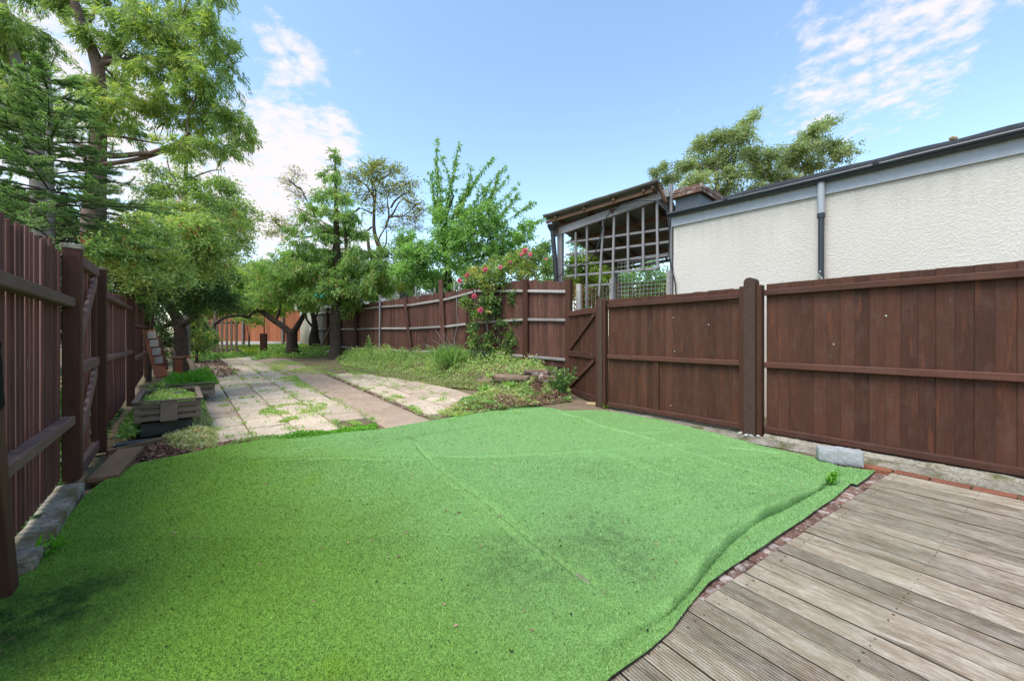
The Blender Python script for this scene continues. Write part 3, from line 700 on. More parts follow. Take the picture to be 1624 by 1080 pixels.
# ================================================================== RIGHT FENCE (near)
def up_board(name, base, h, w, t, ang, mat, parent, jit=0.0, lean=0.0, dvec=None):
    """upright board of height h standing at base, its width along angle ang"""
    top = Vector(base) + Vector((0, 0, h)) + (dvec * lean if dvec else Vector((0, 0, 0)))
    p0 = Vector(base); L_ = (top - p0).length
    o = bpy.data.objects.new(name, box_mesh(name, round(L_, 2), w, t, mat, .003))
    a = ang + jit; side = Vector((math.cos(a), math.sin(a), 0)); ax = (top - p0).normalized(); u = ax.cross(side).normalized(); side = u.cross(ax)
    m = Matrix((ax, side, u)).transposed(); o.matrix_basis = Matrix.Translation((p0 + top) / 2) @ m.to_4x4()
    return link(o, parent)
FANG = math.atan2(FD.y, FD.x)
def build_right_fence():
    rf = thing('closeboard_fence', 'dark brown closeboard fence with concrete posts along the right of the turf', 'fence', tuple(FP(2.1)))
    for (s0, s1, pitch) in ((.02, 2.03, .1), (2.30, 5.7, .113)):
        s = s0; i = 0
        while s < s1:
            w = min(pitch + .018, s1 - s + .01)
            z0 = .055 if s0 < 1 else .05; top = 1.80 + random.uniform(-.004, .004) + (.012 if s0 > 1 else -.01)
            up_board('board', FP(s + w / 2, -.014 - .004 * (i % 2), z0), top - z0, w, .014, FANG, M['fence'], rf, R(4.5 if i % 2 else 3))
            s += pitch; i += 1
    for (s0, s1, zs) in ((.03, 2.04, (.095, .868, 1.69)), (2.29, 5.7, (.105, .862, 1.705))):
        for z in zs:
            bar('rail', FP(s0, .022, z), FP(s1, .022, z), .058, .068, M['rail'], rf, c=.008)
    up_board('batten', FP(.885, .012, .13), .70, .085, .02, FANG, M['fence'], rf)
    # concrete post with rounded head, timber cheeks at each side
    def cpost(s, w, d, ztop, off):
        n = 10; prof = [(-w / 2, -.05), (-w / 2, ztop - w * .42)] + [(-math.cos(math.pi * k / n) * w / 2, ztop - w * .42 + math.sin(math.pi * k / n) * w * .42) for k in range(1, n)] + [(w / 2, ztop - w * .42), (w / 2, -.05)]
        m = len(prof); V = [tuple(FP(s + a, off + e, z)) for e in (d / 2, -d / 2) for a, z in prof]
        q = [[i, i + 1, m + i + 1, m + i] for i in range(m - 1)]
        g = Geo(); g.add(V, q, [[0, i, i + 1] for i in range(1, m - 1)] + [[m, m + i + 1, m + i] for i in range(1, m - 1)])
        o = g.build('concrete_post', M['conc_post'], rf); return o
    cpost(2.155, .125, .13, 1.895, .04)
    up_board('post_cheek', FP(2.062, .03, 0.0), 1.80, .055, .10, FANG, M['post'], rf)
    up_board('post_cheek', FP(2.248, .03, 0.0), 1.80, .055, .10, FANG, M['post'], rf)
    cpost(-.09, .09, .12, 1.83, .02)
    up_board('post_cheek', FP(-.012, .03, 0), 1.78, .05, .09, FANG, M['post'], rf)
    up_board('post_cheek', FP(-.165, .03, .02), 1.77, .045, .08, FANG, M['post'], rf)
    # light through knot holes in the boards, painted as small pale blocks
    for (px, py) in ((1068, 504), (1070, 557), (1124, 515), (1322, 546), (1405, 501), (1064, 643)):
        r_ = (px - CX) / F; s = (r_ * 6.4 - 1.56) / (.6227 + r_ * .782); P_ = FP(s); z = CH + (HY - py) / F * P_.y
        o = block('knot_hole_light', FP(s, .0035, z), (.014, .006, .016), FANG, M['rubble'], rf, .002)
    # thin wire hanging under top rail, bolt
    tube('loose_wire', [FP(1.9, .05, 1.64), FP(1.97, .055, 1.625), FP(2.03, .05, 1.65)], .003, M['iron'], rf, 5)
    tube('bolt', [FP(.06, .05, .24), FP(.06, .06, .42), FP(.08, .06, .47)], .008, M['iron'], rf, 6)
    # broken mortar round the post foot
    rb = thing('rubble_heap', 'broken pale mortar lumps round the foot of the concrete fence post', 'rubble', tuple(FP(2.15, .13)))
    for i in range(9):
        block('mortar_lump', FP(2.15 + random.uniform(-.11, .12), .12 + random.uniform(-.02, .04), .025 + random.uniform(-.01, .012)), (random.uniform(.03, .06), random.uniform(.03, .05), random.uniform(.02, .04)), random.uniform(0, 3), M['rubble'], rb, .012, (random.uniform(-.4, .4), random.uniform(-.4, .4)))
build_right_fence()

def build_gate_right():
    a = Vector((1.45, 6.60, 0)); b = Vector((1.15, 7.78, 0)); d = (b - a); Lg = d.length; d.normalize(); n = Vector((-d.y, d.x, 0))
    if n.x > 0: n = -n
    g = thing('garden_gate', 'narrow brown ledged and braced gate at the far end of the closeboard fence', 'gate', tuple((a + b) / 2))
    P = lambda t, off, z: a + d * t + n * off + Vector((0, 0, z))
    k = int(Lg / .1); ang = math.atan2(d.y, d.x)
    for i in range(k): up_board('board', P((i + .5) * Lg / k, -.01, .10), 1.58, Lg / k - .004, .015, ang, M['fence'], g)
    for z in (.13, .86, 1.64): bar('ledge', P(0, .02, z), P(Lg, .02, z), .035, .10, M['rail'], g)
    bar('brace', P(Lg - .05, .02, .95), P(.08, .02, 1.57), .03, .07, M['rail'], g, up=(0, 0, 1)); bar('brace', P(Lg - .05, .02, .22), P(.08, .02, .80), .03, .07, M['rail'], g)
    lt = block('latch', P(.10, .045, .86), (.09, .02, .03), ang, M['iron'], g); tube('handle', [P(.04, .05, .83), P(.07, .08, .87), P(.12, .05, .90)], .008, M['iron'], lt, 6)
build_gate_right()

# ================================================================== MIDDLE FENCE (old, rickety)
def build_mid_fence():
    mf = thing('rickety_fence', 'sagging red brown feather edge fence with bleached grey rails beyond the gate', 'fence', (-1.7, 10.6, .6))
    gf = thing('grey_fence', 'short grey weathered fence panel behind the conifer trunk', 'fence', (-8.3, 17.2, .6))
    # profile in photo pixels: x, top of boards, top rail, mid rail, bottom rail, depth
    prof = [(905, 447, 463, 508, 571, 8.05), (835, 443, 462, 507, 565, 8.95), (760, 456, 462, 512, 559, 9.85), (711, 463, 475, 518, 558, 10.6), (655, 471, 484, 521, 557, 11.9), (607, 478, 487, 521, 554, 13.4),
            (570, 483, 491, 522, 552, 14.8), (540, 486, 493, 522, 550, 15.9), (497, 491, 499, 522, 547, 17.8)]
    A = np.array(prof, float)
    wx = (A[:, 0] - CX) / F * A[:, 5]; wy = A[:, 5]
    zs = [CH + (HY - A[:, c]) / F * A[:, 5] for c in (1, 2, 3, 4)]
    seg = np.hypot(np.diff(wx), np.diff(wy)); s = np.concatenate([[0], np.cumsum(seg)]); tot = s[-1]
    def at(t, off=0):
        x = np.interp(t, s, wx); y = np.interp(t, s, wy); x2 = np.interp(t + .05, s, wx); y2 = np.interp(t + .05, s, wy)
        x1 = np.interp(t - .05, s, wx); y1 = np.interp(t - .05, s, wy)
        d = Vector((x2 - x1, y2 - y1, 0)).normalized(); n = Vector((-d.y, d.x, 0)); n = n if n.y < 0 else -n
        return Vector((x, y, 0)) + n * off, d
    t = 0.02; i = 0; sgrey = np.interp(-537, -A[:, 0], s)
    while t < tot:
        p, d = at(t, random.choice((-.010, 0, .008))); ztop = float(np.interp(t, s, zs[0])); zb = float(np.interp(t, s, zs[3])) - .17
        grey = t > sgrey; pitch = .13 if grey else .078
        top = ztop + random.uniform(-.02, .02) + (random.uniform(-.12, .02) if random.random() < .06 else 0)
        up_board('board', (p.x, p.y, zb), max(.5, top - zb), pitch * random.uniform(1.06, 1.2), .014, math.atan2(d.y, d.x), M['grey_fence'] if grey else M['old_fence'], gf if grey else mf,
                 R(random.uniform(5, 13)), random.uniform(-.02, .02) + .03 * math.sin(t * .8), d)
        t += pitch; i += 1
    for row in (1, 2, 3):
        for j in range(len(s) - 1):
            a, _ = at(s[j] + .02, .045); b, _ = at(s[j + 1] - .0, .045)
            bar('rail', (a.x, a.y, zs[row][j]), (b.x, b.y, zs[row][j + 1]), .05, .06, M['old_rail'], gf if s[j] >= sgrey - .3 else mf, c=.01)
    for (px, top, lean, w, m) in ((837, 443, .0, .11, 'post'), (745, 470, .02, .10, 'post'), (709, 443, -.06, .11, 'old_fence'), (657, 470, -.14, .09, 'old_fence'), (568, 470, 0, .10, 'old_fence'), (543, 480, 0, .09, 'post'), (524, 488, 0, .10, 'post')):
        tt = float(np.interp(-px, -A[:, 0], s)); p, d = at(tt, .085); Y = p.y; zt = CH + (HY - top) / F * Y; zb = float(H(p.x, p.y)) - .05
        bar('post', (p.x, p.y, zb), Vector((p.x, p.y, zt)) + d * lean * -3, w, w * .8, M[m], gf if px < 537 else mf, up=(0, 1, 0))
    tt = float(np.interp(-607, -A[:, 0], s)); p, d = at(tt, .12)
    pl = bar('pale_pole', (p.x, p.y, .5), (p.x + .02, p.y, 2.6), .05, .05, M['greybatten'], None); tag(pl, 'slim pale pole standing upright against the sagging fence', 'pole')
    # end post by the gate: brown timber in front, pale concrete behind
    up_board('end_post', (1.14, 7.83, .1), 2.24, .12, .1, R(-40), M['post'], mf)
    cp = block('concrete_stub_post', W(918, 533, 8.0) + Vector((0, 0, -.1)), (.10, .10, 2.32), R(-30), M['rubble'], None, .012); tag(cp, 'pale square concrete post just behind the gate end of the fence', 'post')
    # picket stakes standing up behind the fence
    st = [(658, 454), (666, 462), (674, 461), (681, 459), (688, 457), (696, 455), (719, 447), (727, 450)]
    for k, (px, top) in enumerate(st):
        Y = 12.3 - (px - 658) * .016; p = W(px, top, Y); o = bar('garden_stake', (p.x, p.y, .6), (p.x + .03, p.y, p.z), .05, .03, M['old_rail'], None)
        tag(o, ['tallest white stake behind the fence, leftmost of the row', 'white stake behind the fence, second from the left end', 'white stake behind the fence, third from the left end', 'white stake behind the fence, fourth from the left end', 'white stake behind the fence, just left of the gap before the post',
                'white stake behind the fence nearest the leaning post, on its left', 'white stake just right of the tall brown fence post', 'white stake below the leftmost pink rose'][k], 'stake', 'white stakes behind the fence')
build_mid_fence()

# ================================================================== LEFT FENCE
LDv = Vector((-.648, .762, 0)).normalized(); LN = Vector((.762, .648, 0)).normalized(); L0 = Vector((-2.42, 1.80, 0)); LANG = math.atan2(LDv.y, LDv.x)
def LP(t, off=0, z=0): return L0 + LDv * t + LN * off + Vector((0, 0, z))
def build_left_fence():
    lf = thing('slatted_fence', 'brown fence of narrow upright slats nearest the camera on the left', 'fence', tuple(LP(.8)))
    t = -.9
    while t < 1.47:
        z0 = .12; top = 1.80 + .04 * t + random.uniform(-.03, .03)
        up_board('slat', LP(t, -.012, z0), top - z0, .076, .016, LANG, M['slat'], lf, R(random.uniform(9, 16)), random.uniform(-.035, .035), LDv); t += .079
    for z in (.56, 1.455): bar('rail', LP(-.9, .035, z + .01), LP(1.53, .035, z), .075, .07, M['slat_rail'], lf, c=.008)
    bar('post', LP(-.06, .05, -.02), LP(-.30, .02, 1.47), .10, .10, M['post'], lf, up=LDv)
    bar('post', LP(1.55, .05, .10), LP(1.55, .05, 1.87), .10, .10, M['post'], lf, up=LDv)
    block('post_cap', LP(1.55, .05, 1.885), (.115, .115, .035), LANG, M['kerb'], lf)
    for z in (1.80, .7): tube('bolt_head', [LP(1.49, .06, z), LP(1.475, .06, z)], .012, M['iron'], lf, 8)
    fl = thing('patched_slat_fence', 'brown slatted fence with pale weathered rails beside the planter crates', 'fence', tuple(LP(4.5)))
    t = 3.02
    while t < 6.15:
        h0 = float(H(*LP(t)[:2])); up_board('slat', LP(t, -.012, h0 + .08), 1.72 + .03 * (t - 3) - h0 * .3 - .08, .07, .013, LANG, M['slat'], fl, R(random.uniform(8, 16)), random.uniform(-.05, .05) - .05, LDv); t += .09
    for z0, z1 in ((1.635, 1.66), (.95, .93)): bar('rail', LP(2.98, .04, z0), LP(6.2, .04, z1), .085, .055, M['slat_rail'], fl, c=.008)
    bar('post', LP(2.90, .05, .0), LP(2.90, .05, 1.88), .10, .10, M['post'], fl, up=LDv); block('post_cap', LP(2.90, .05, 1.893), (.115, .115, .03), LANG, M['kerb'], fl)
    bar('post', LP(6.25, .05, .0), LP(6.25, .05, 1.98), .10, .10, M['post'], fl, up=LDv)
    sl = thing('shaded_slat_fence', 'dark shaded end of the slatted fence behind the leaning plank', 'fence', tuple(LP(8.4)))
    t = 6.36
    while t < 10.4:
        h0 = float(H(*LP(t)[:2])); up_board('slat', LP(t, -.012, h0 + .05), 1.75, .075, .013, LANG, M['slat'], sl, R(random.uniform(8, 16)), random.uniform(-.04, .04), LDv); t += .095
    for z0, z1 in ((1.40, 1.42), (.77, .80)): bar('rail', LP(6.3, .04, z0), LP(10.4, .04, z1), .08, .055, M['slat_rail'], sl, c=.008)
    bar('post', LP(10.5, .05, .1), LP(10.5, .05, 2.0), .10, .10, M['post'], sl, up=LDv)
    g = thing('braced_gate', 'brown gate with pale diagonal braces between two capped posts on the left', 'gate', tuple(LP(2.25)))
    t = 1.72
    while t < 2.84: up_board('slat', LP(t, -.012, .05), 1.80, .072, .013, LANG, M['slat'], g, R(9), random.uniform(-.01, .01), LDv); t += .088
    for z, h in ((.07, .10), (.925, .09), (1.83, .09)): bar('ledge', LP(1.64, .03, z), LP(2.84, .03, z + .02), .05, h, M['slat_rail'], g)
    for t in (1.665, 2.81): up_board('stile', LP(t, .02, .03), 1.80, .08, .04, LANG, M['post'], g)
    bar('brace', LP(1.70, .035, 1.02), LP(2.76, .035, 1.78), .03, .10, M['slat_rail'], g); bar('brace', LP(1.70, .035, .16), LP(2.76, .035, .86), .03, .10, M['slat_rail'], g)
    ks = rough_block('kerb_stone', LP(.80, .050, .015), (1.40, .15, .14), LANG, M['kerb'], 11, .0035, .05, None, .012); tag(ks, 'long lichened concrete kerb under the slats of the left fence', 'kerb stone')
    # torn black plastic stuck to the near post
    gb = Geo(); r_ = np.random.default_rng(5); V = []; n = 14
    for i in range(n + 1):
        z = .88 + .31 * i / n; e = r_.uniform(-.012, .014) - .02 * (i > n * .6) - .05 * (i in (0, n)) - .03 * i / n
        V += [LP(-.44, .09, z), LP(-.26, .091, z), LP(-.185 + e, .092, z)]
    gb.add([tuple(v) for v in V], [[3 * i + j, 3 * i + j + 1, 3 * i + j + 4, 3 * i + j + 3] for i in range(n) for j in range(2)])
    o = gb.build('plastic_sheet', M['matte'], None); tag(o, 'torn black plastic stuck to the nearest left fence post', 'plastic sheet')
    sm = o.modifiers.new('thick', 'SOLIDIFY'); sm.thickness = .006
    pk = bar('loose_plank', G(163, 766) + Vector((0, 0, .035)), G(208, 722) + Vector((0, 0, .06)), .19, .045, M['plank'], None, c=.006); tag(pk, 'loose damp brown plank lying beside the left gate', 'plank')
build_left_fence()

# ================================================================== PATIOS, PATH
TH = R(40.4); PDv = Vector((-math.sin(TH), math.cos(TH), 0)); PN = Vector((math.cos(TH), math.sin(TH), 0))
def lay(name, o_, u, v, su, sv, th, mat, parent, tilt=.006, gap=0):
    """slab whose top follows the terrain, centre at u across and v along"""
    c = o_ + PN * u + PDv * v; z = float(H(c.x, c.y)); dz = (float(H(*(c + PDv * .2)[:2])) - float(H(*(c - PDv * .2)[:2]))) / .4
    ob = bpy.data.objects.new(name, box_mesh(name, sv, su, th, mat, .006))
    ax = Vector((PDv.x, PDv.y, dz)).normalized()
    m = frame(ax) @ Matrix.Rotation(random.uniform(-tilt, tilt), 3, 'X') @ Matrix.Rotation(random.uniform(-tilt, tilt), 3, 'Y')
    ob.matrix_basis = Matrix.Translation((c.x, c.y, z - th / 2 + random.uniform(-.004, .006))) @ m.to_4x4()
    return link(ob, parent)
def build_patios():
    e = T(581, 661); e.z = 0
    o0 = e
    pt = thing('left_patio', 'large patio of worn cream slabs on the left of the concrete path', 'patio', (o0.x, o0.y, 0)); pt['kind'] = 'structure'
    del pt['category']
    cols = [(-.235, .455), (-.70, .455), (-1.165, .455), (-1.625, .44)]
    for ci, (u, w) in enumerate(cols):
        v = -.74 + .0 * ci + (.12 if ci == 3 else 0)
        v0 = [-.02, -.38, -.75, -.98][ci]; v = v0; k = 0
        while v < 13.0:
            L_ = .545 if not (k == 0) else .545
            lay('slab', o0, u, v + L_ / 2, w, L_, .05, M['slab'] if random.random() < .8 else M['slab2'], pt); v += L_ + (.004 if k % 2 == 0 else .014); k += 1
    # path
    p0 = T(581, 661); p1 = T(433, 587); q0 = T(680, 660); q1 = T(540, 601)
    ph = np.array; dl = (p1 - p0); dr = (q1 - q0)
    L0_ = p0 - dl * .16; R0_ = q0 - dr * .2; V = []; n = 60; m = 8; r_ = np.random.default_rng(2)
    for i in range(n + 1):
        a = L0_ + dl * 1.9 * i / n; b = R0_ + dr * 2.6 * i / n
        for j in range(m + 1):
            p = a.lerp(b, .02 + .96 * j / m); V.append((p.x, p.y, float(H(p.x, p.y)) - .012 + r_.normal(0, .002) - (.03 if j in (0, m) else 0)))
    w = m + 1; i = (np.arange(n)[:, None] * w + np.arange(m)[None]).ravel()
    o = obj('path', mesh_np('path', np.array(V), np.stack([i, i + 1, i + w + 1, i + w], 1), M['path'], True)); tag(o, kind='structure')
    rp = thing('right_patio', 'small patio', None, (q0.x, q0.y, 0)); rp['kind'] = 'structure'; rp['label'] = 'small patio of pale slabs between the path and the rickety fence'
    th2 = math.atan2(-dr.x, dr.y); d2 = Vector((-math.sin(th2), math.cos(th2), 0)); n2 = Vector((math.cos(th2), math.sin(th2), 0))
    global PDv, PN
    s1, s2 = PDv, PN; PDv, PN = d2, n2
    for ci in range(3):
        v = (.06, .10, .34)[ci]; k = 0
        while v < (5.6, 5.0, 4.6)[ci]:
            lay('slab', Vector((q0.x, q0.y, 0)), .26 + ci * .47, v + .27, .455, .545, .05, M['slab'] if random.random() < .75 else M['slab2'], rp, .012); v += .56; k += 1
    v = .02
    while v < 5.2:   # brick edging of the right patio
        lay('brick', Vector((q0.x, q0.y, 0)), -.02, v + .107, .05, .21, .05, M['brick'], rp, .02); v += .228
    PDv, PN = s1, s2
build_patios()

# ================================================================== RENDERED BUILDING
BA = Vector((2.84, 6.87, 0)); BD = Vector((2.54, -2.764, 0)).normalized(); BN = Vector((-BD.y, BD.x, 0)); BN = BN if BN.x < 0 else -BN
def BP(s, off=0, z=0): return BA + BD * s + BN * off + Vector((0, 0, z))
BANG = math.atan2(BD.y, BD.x)
def gbox(g, c0, c1, o0, o1, z0, z1):
    p = [BP(s, o, z) for s in (c0, c1) for o in (o0, o1) for z in (z0, z1)]
    g.add([tuple(v) for v in p], [[0, 1, 3, 2], [4, 6, 7, 5], [0, 4, 5, 1], [2, 3, 7, 6], [0, 2, 6, 4], [1, 5, 7, 3]])
def build_building():
    b = thing('rendered_building', 'low building with cream textured render, grey fascia and dark flat roof', 'building', tuple(BP(2)))
    g = Geo(); gbox(g, 0, 7.5, -6, 0, -.05, 3.16); g.build('wall', M['render'], b)
    g = Geo(); gbox(g, -.02, 7.52, .003, .035, 3.115, 3.30); g.build('fascia', M['fascia'], b)
    # flat roof with rolled felt kerb
    g = Geo(); gbox(g, -.02, 7.5, -6.0, .002, 3.164, 3.30); r = g.build('roof', M['felt'], b)
    n = 60; pts = []; rad = []
    for i in range(n + 1):
        s = .15 + 7.3 * i / n; rise = min(1, max(0, (s - .1) / 1.0)); pts.append(tuple(BP(s, -.06, 3.31 + .075 * rise + .006 * math.sin(s * 9)))); rad.append(.05 + .03 * rise)
    gg = Geo(); gg.tube(pts, rad, 8); gg.build('felt_roll', M['felt'], r, True)
    # half round gutter built as a shell, with brackets and unions
    g = Geo(); V = []; a = np.linspace(math.pi, 2 * math.pi, 9); n = 24
    for i in range(n + 1):
        s = -.05 + 7.5 * i / n
        for t in a: V.append(tuple(BP(s, .10 + .062 * math.cos(t), 3.335 + .062 * math.sin(t) - .005 * math.sin(s))))
        for t in a[::-1]: V.append(tuple(BP(s, .10 + .054 * math.cos(t), 3.338 + .056 * math.sin(t) - .005 * math.sin(s))))
    m = 18; q = [[i * m + j, i * m + (j + 1) % m, (i + 1) * m + (j + 1) % m, (i + 1) * m + j] for i in range(n) for j in range(m)]
    g.add(V, q, ); gt = g.build('gutter', M['gutter'], b, True)
    for s in (.9, 2.62, 4.6): 
        pts = [tuple(BP(s, .10 + .068 * math.cos(t), 3.335 + .068 * math.sin(t))) for t in np.linspace(math.pi, 2 * math.pi, 9)]
        gg = Geo(); V = []
        for ds in (-.03, .03):
            for t in np.linspace(math.pi, 2 * math.pi, 9): V.append(tuple(BP(s + ds, .10 + .069 * math.cos(t), 3.336 + .069 * math.sin(t))))
        gg.add(V, [[i, i + 1, i + 10, i + 9] for i in range(8)]); gg.build('gutter_union', M['gutter'], gt, True)
    # downpipe under the joint; wider collar at the top, bare chipped patch below
    sp = 1.95
    r_ = (1304 - CX) / F; sp = (r_ * BA.y - BA.x) / (BD.x - r_ * BD.y)
    dp = tube('downpipe', [BP(sp, .075, .05), BP(sp, .075, 2.9)], .034, M['gutter'], b, 14)
    tube('pipe_collar', [BP(sp, .075, 2.86), BP(sp, .075, 3.275)], .042, M['fascia'], dp, 14); tube('pipe_socket', [BP(sp, .075, 2.80), BP(sp, .075, 2.86)], .045, M['gutter'], dp, 14)
    gg = Geo()
    for i in range(10):
        a = random.uniform(-2.6, -1.2) ; z = random.uniform(1.9, 2.06); p = BP(sp + .034 * math.cos(a), .075 - .034 * math.sin(a), z)
        gg.box(p, p + Vector((.004, .004, random.uniform(.012, .04))), .016, .014)
    gg.build('chipped_paint', M['rubble'], dp)
    lm = block('mortar_lump', BP((((1512 - CX) / F) * BA.y - BA.x) / (BD.x - ((1512 - CX) / F) * BD.y) , -.06, 3.475), (.07, .05, .045), BANG + .4, M['brick_tan'], None, .015, (.2, .3)); tag(lm, 'small brown lump sitting on the dark roof edge', 'lump')
    # brick parapet with lead upstand at the end of the roof
    p = thing('brick_parapet', 'low red brick parapet over black flashing at the end of the flat roof', 'parapet', tuple(BP(.05, 0, 3.3)))
    g = Geo(); gbox(g, -.05, .38, -2.4, -.18, 3.305, 3.66); g.build('lead_flashing', M['lead'], p)
    for row in range(2):
        k = 0; off = -.13
        while off > -2.5:
            c = BP(.17, off - .112, 3.70 + row * .078); block('brick', c, (.56 if 0 else .225 - .012, .50, .068), BANG + math.pi / 2 + random.uniform(-.02, .02), M['brick'], p, .005); off -= .225; k += 1
    g = Geo(); gbox(g, -.09, .44, -2.45, -.10, 3.656, 3.668); g.build('rusty_strip', M['brownbeam'], p)
build_building()

# ================================================================== LEAN-TO WITH CORRUGATED ROOF
def build_leanto():
    lt = thing('lean_to', 'rickety lean-to with corrugated roof on grey battens beside the cream building', 'lean-to', (2.0, 8.2, 0))
    a = Vector((1.06, 8.75, 0)); b = Vector((2.93, 7.2, 0)); d = (b - a); Lg = d.length; d.normalize(); n = Vector((.63, .776, 0))      # n: away from the camera
    def X(px):  # distance along the front for a photo column
        r = (px - CX) / F; return (r * a.y - a.x) / (d.x - r * d.y)
    def P(t, off, z): return a + d * t + n * off + Vector((0, 0, z))
    def Z(px, py): return CH + (HY - py) / F * P(X(px), 0, 0).y
    # roof plane: front edge rises to the right, falls away to the back
    zA = Z(873, 353) + .0; tA = X(873) ; zB = Z(1036, 284) - .24; tB = X(1042)
    D_ = 3.1; drop = .62
    def roofz(t, off): return zA + (zB - zA) * (t - tA) / (tB - tA) - drop * off / D_
    # corrugated sheets: waves run along the fall (front to back... ridges parallel to the front slope)
    V = []; nu = 12; nv = 150
    for i in range(nu + 1):
        for j in range(nv + 1):
            t = tA + (tB + .12 - tA) * i / nu; off = -.32 + (D_ + .32) * j / nv
            V.append(tuple(P(t, off, roofz(t, off) + .02 * math.sin(off * 2 * math.pi / .12) + .01 * (i % 6 == 0))))
    w = nv + 1; i = (np.arange(nu)[:, None] * w + np.arange(nv)[None]).ravel()
    rs = obj('roof_sheet', mesh_np('roof_sheet', np.array(V), np.stack([i, i + 1, i + w + 1, i + w], 1), M['sheet'], True), lt)
    sm = rs.modifiers.new('thick', 'SOLIDIFY'); sm.thickness = .008
    # rafters under the sheet, purlins, front fascia beams
    for t in (.05, .75, 1.4, 2.0, tB):
        bar('purlin', P(t, -.25, roofz(t, -.25) - .055), P(t, D_ - .05, roofz(t, D_ - .05) - .055), .05, .07, M['brownbeam'], lt)
    for off in (.05, .8, 1.6, 2.4, 3.0):
        bar('rafter', P(tA + .05, off, roofz(tA + .05, off) - .13), P(tB + .05, off, roofz(tB + .05, off) - .13), .05, .08, M['brownbeam'], lt)
    bar('edge_board', P(tA + .02, -.20, roofz(tA, -.2) - .09), P(tB, -.20, roofz(tB, -.2) - .09), .03, .07, M['brownbeam'], lt)
    bar('front_beam', P(X(880), -.03, Z(880, 371)), P(X(1062), -.03, Z(1062, 301) - .06), .07, .16, M['greybatten'], lt)
    bar('bracket', P(X(966), -.12, Z(966, 330) + .13), P(X(974), -.05, Z(974, 340)), .05, .06, M['brownbeam'], lt); bar('bracket', P(X(885), -.06, Z(885, 358)), P(X(886), -.05, Z(886, 372)), .05, .05, M['brownbeam'], lt)
    bar('strut', P(X(1046), -.22, Z(1046, 290)), P(X(1058), -.06, Z(1058, 322)), .05, .04, M['brownbeam'], lt)
    block('post', P(X(889), 0, (Z(889, 372)) / 2), (.12, .10, Z(889, 372)), math.atan2(d.y, d.x), M['greybatten'], lt)
    block('post', P(X(1064), .04, 2.0), (.05, .07, 4.0), math.atan2(d.y, d.x), M['greybatten'], lt)
    bar('back_post', P(X(889), 2.95, 0), P(X(889), 2.95, 3.1), .09, .09, M['greybatten'], lt, up=(1, 0, 0))
    # tall dark gable board at the building side
    tr = thing('batten_trellis', 'tall lattice of grey battens hanging below the lean-to roof beam', 'trellis', tuple(P(1.2, 0, 1.6)))
    up = [(913, 368, 913, 443), (931, 358, 930, 500), (957, 350, 950, 470), (974, 342, 971, 480), (996, 336, 996, 434), (1020, 330, 1020, 429), (1042, 322, 1043, 426)]
    for (x0, y0, x1, y1) in up:
        bar('batten', P(X(x0), .0, Z(x0, y0)), P(X(x1), .0, Z(x1, y1)), .045, .03, M['greybatten'], tr, up=tuple(n))
    for (x0, y0, x1, y1) in ((896, 385, 1062, 362), (896, 404, 1062, 383), (896, 422, 1062, 404), (896, 438, 1046, 425), (930, 453, 972, 450)):
        bar('crosspiece', P(X(x0), .03, Z(x0, y0)), P(X(x1), .03, Z(x1, y1)), .022, .045, M['greybatten'], tr)
    # galvanised mesh panel behind the trellis
    ms = thing('wire_mesh_panel', 'square galvanised wire mesh panel fixed between two pale posts', 'mesh panel', tuple(P(1.7, .15, 1.8)))
    g = Geo(); x0, x1 = X(976), X(1056); zt, zb = Z(1016, 405), Z(1016, 478)
    k = int((x1 - x0) / .075)
    for i in range(k + 1):
        t = x0 + (x1 - x0) * i / k; g.box(P(t, .12, zb), P(t, .12, zt), .006, .006)
    k = int((zt - zb) / .075)
    for i in range(k + 1):
        z = zb + (zt - zb) * i / k; g.box(P(x0, .125, z), P(x1, .125, z), .006, .006)
    x2 = X(928)
    for i in range(8): t = x2 + (x0 - x2) * i / 8; g.box(P(t, .14, Z(940, 455)), P(t, .14, .9), .006, .006)
    for i in range(8): z = 1.0 + i * .1; g.box(P(x2, .145, z), P(x0, .145, z), .006, .006)
    g.build('wires', M['wire'], ms)
    for px, top in ((966, 441), (1058, 428)): block('post', P(X(px), .16, Z(px, top) / 2 + .2), (.11, .09, Z(px, top) - .4), math.atan2(d.y, d.x), M['rubble'], ms, .01)
    # tan trellis further back
    tt = thing('tan_trellis', 'low tan wooden trellis panel seen through the wire mesh', 'trellis', tuple(W(1000, 500, 10.5)))
    g = Geo()
    for i in range(26):
        p = W(905 + i * 6.2, 451 + .0 * i, 10.5 - i * .04); q = W(905 + i * 6.2, 520, 10.5 - i * .04); g.box(q, p, .02, .015)
    for k_ in range(6): g.box(W(905, 453 + k_ * 7.5, 10.5), W(1062, 448 + k_ * 8.2, 9.5), .015, .022)
    g.build('laths', M['orange'], tt); block('trellis_post', W(979, 480, 9.6), (.22, .10, 1.0), .2, M['brick_tan'], tt)
    # downpipe with hopper and cables
    dp = thing('hopper_pipe', 'black drainpipe with open hopper head leaning at the left end of the lean-to', 'drainpipe', tuple(W(884, 500, 8.6)))
    tube('pipe', [W(876, 364, 8.6), W(881, 420, 8.6), W(885, 500, 8.6)], .05, M['black'], dp, 12)
    g = Geo(); g.tube([tuple(W(876, y, 8.6)) for y in (357, 359, 363, 367)], [.115, .11, .085, .052], 14); g.build('hopper', M['black'], dp, True)
    cb = tube('hanging_cable', [W(*p) for p in ((1062, 370, 7.0), (1058, 335, 7.05), (1040, 318, 7.1), (1015, 317, 7.3), (985, 325, 7.6), (968, 336, 7.9), (958, 352, 8.0), (952, 376, 8.05), (946, 397, 8.1), (933, 415, 8.2), (912, 424, 8.3), (895, 432, 8.4), (883, 441, 8.5))], .014, M['black'], None, 6)
    tag(cb, 'black cable looping down across the trellis to the fence', 'cable')
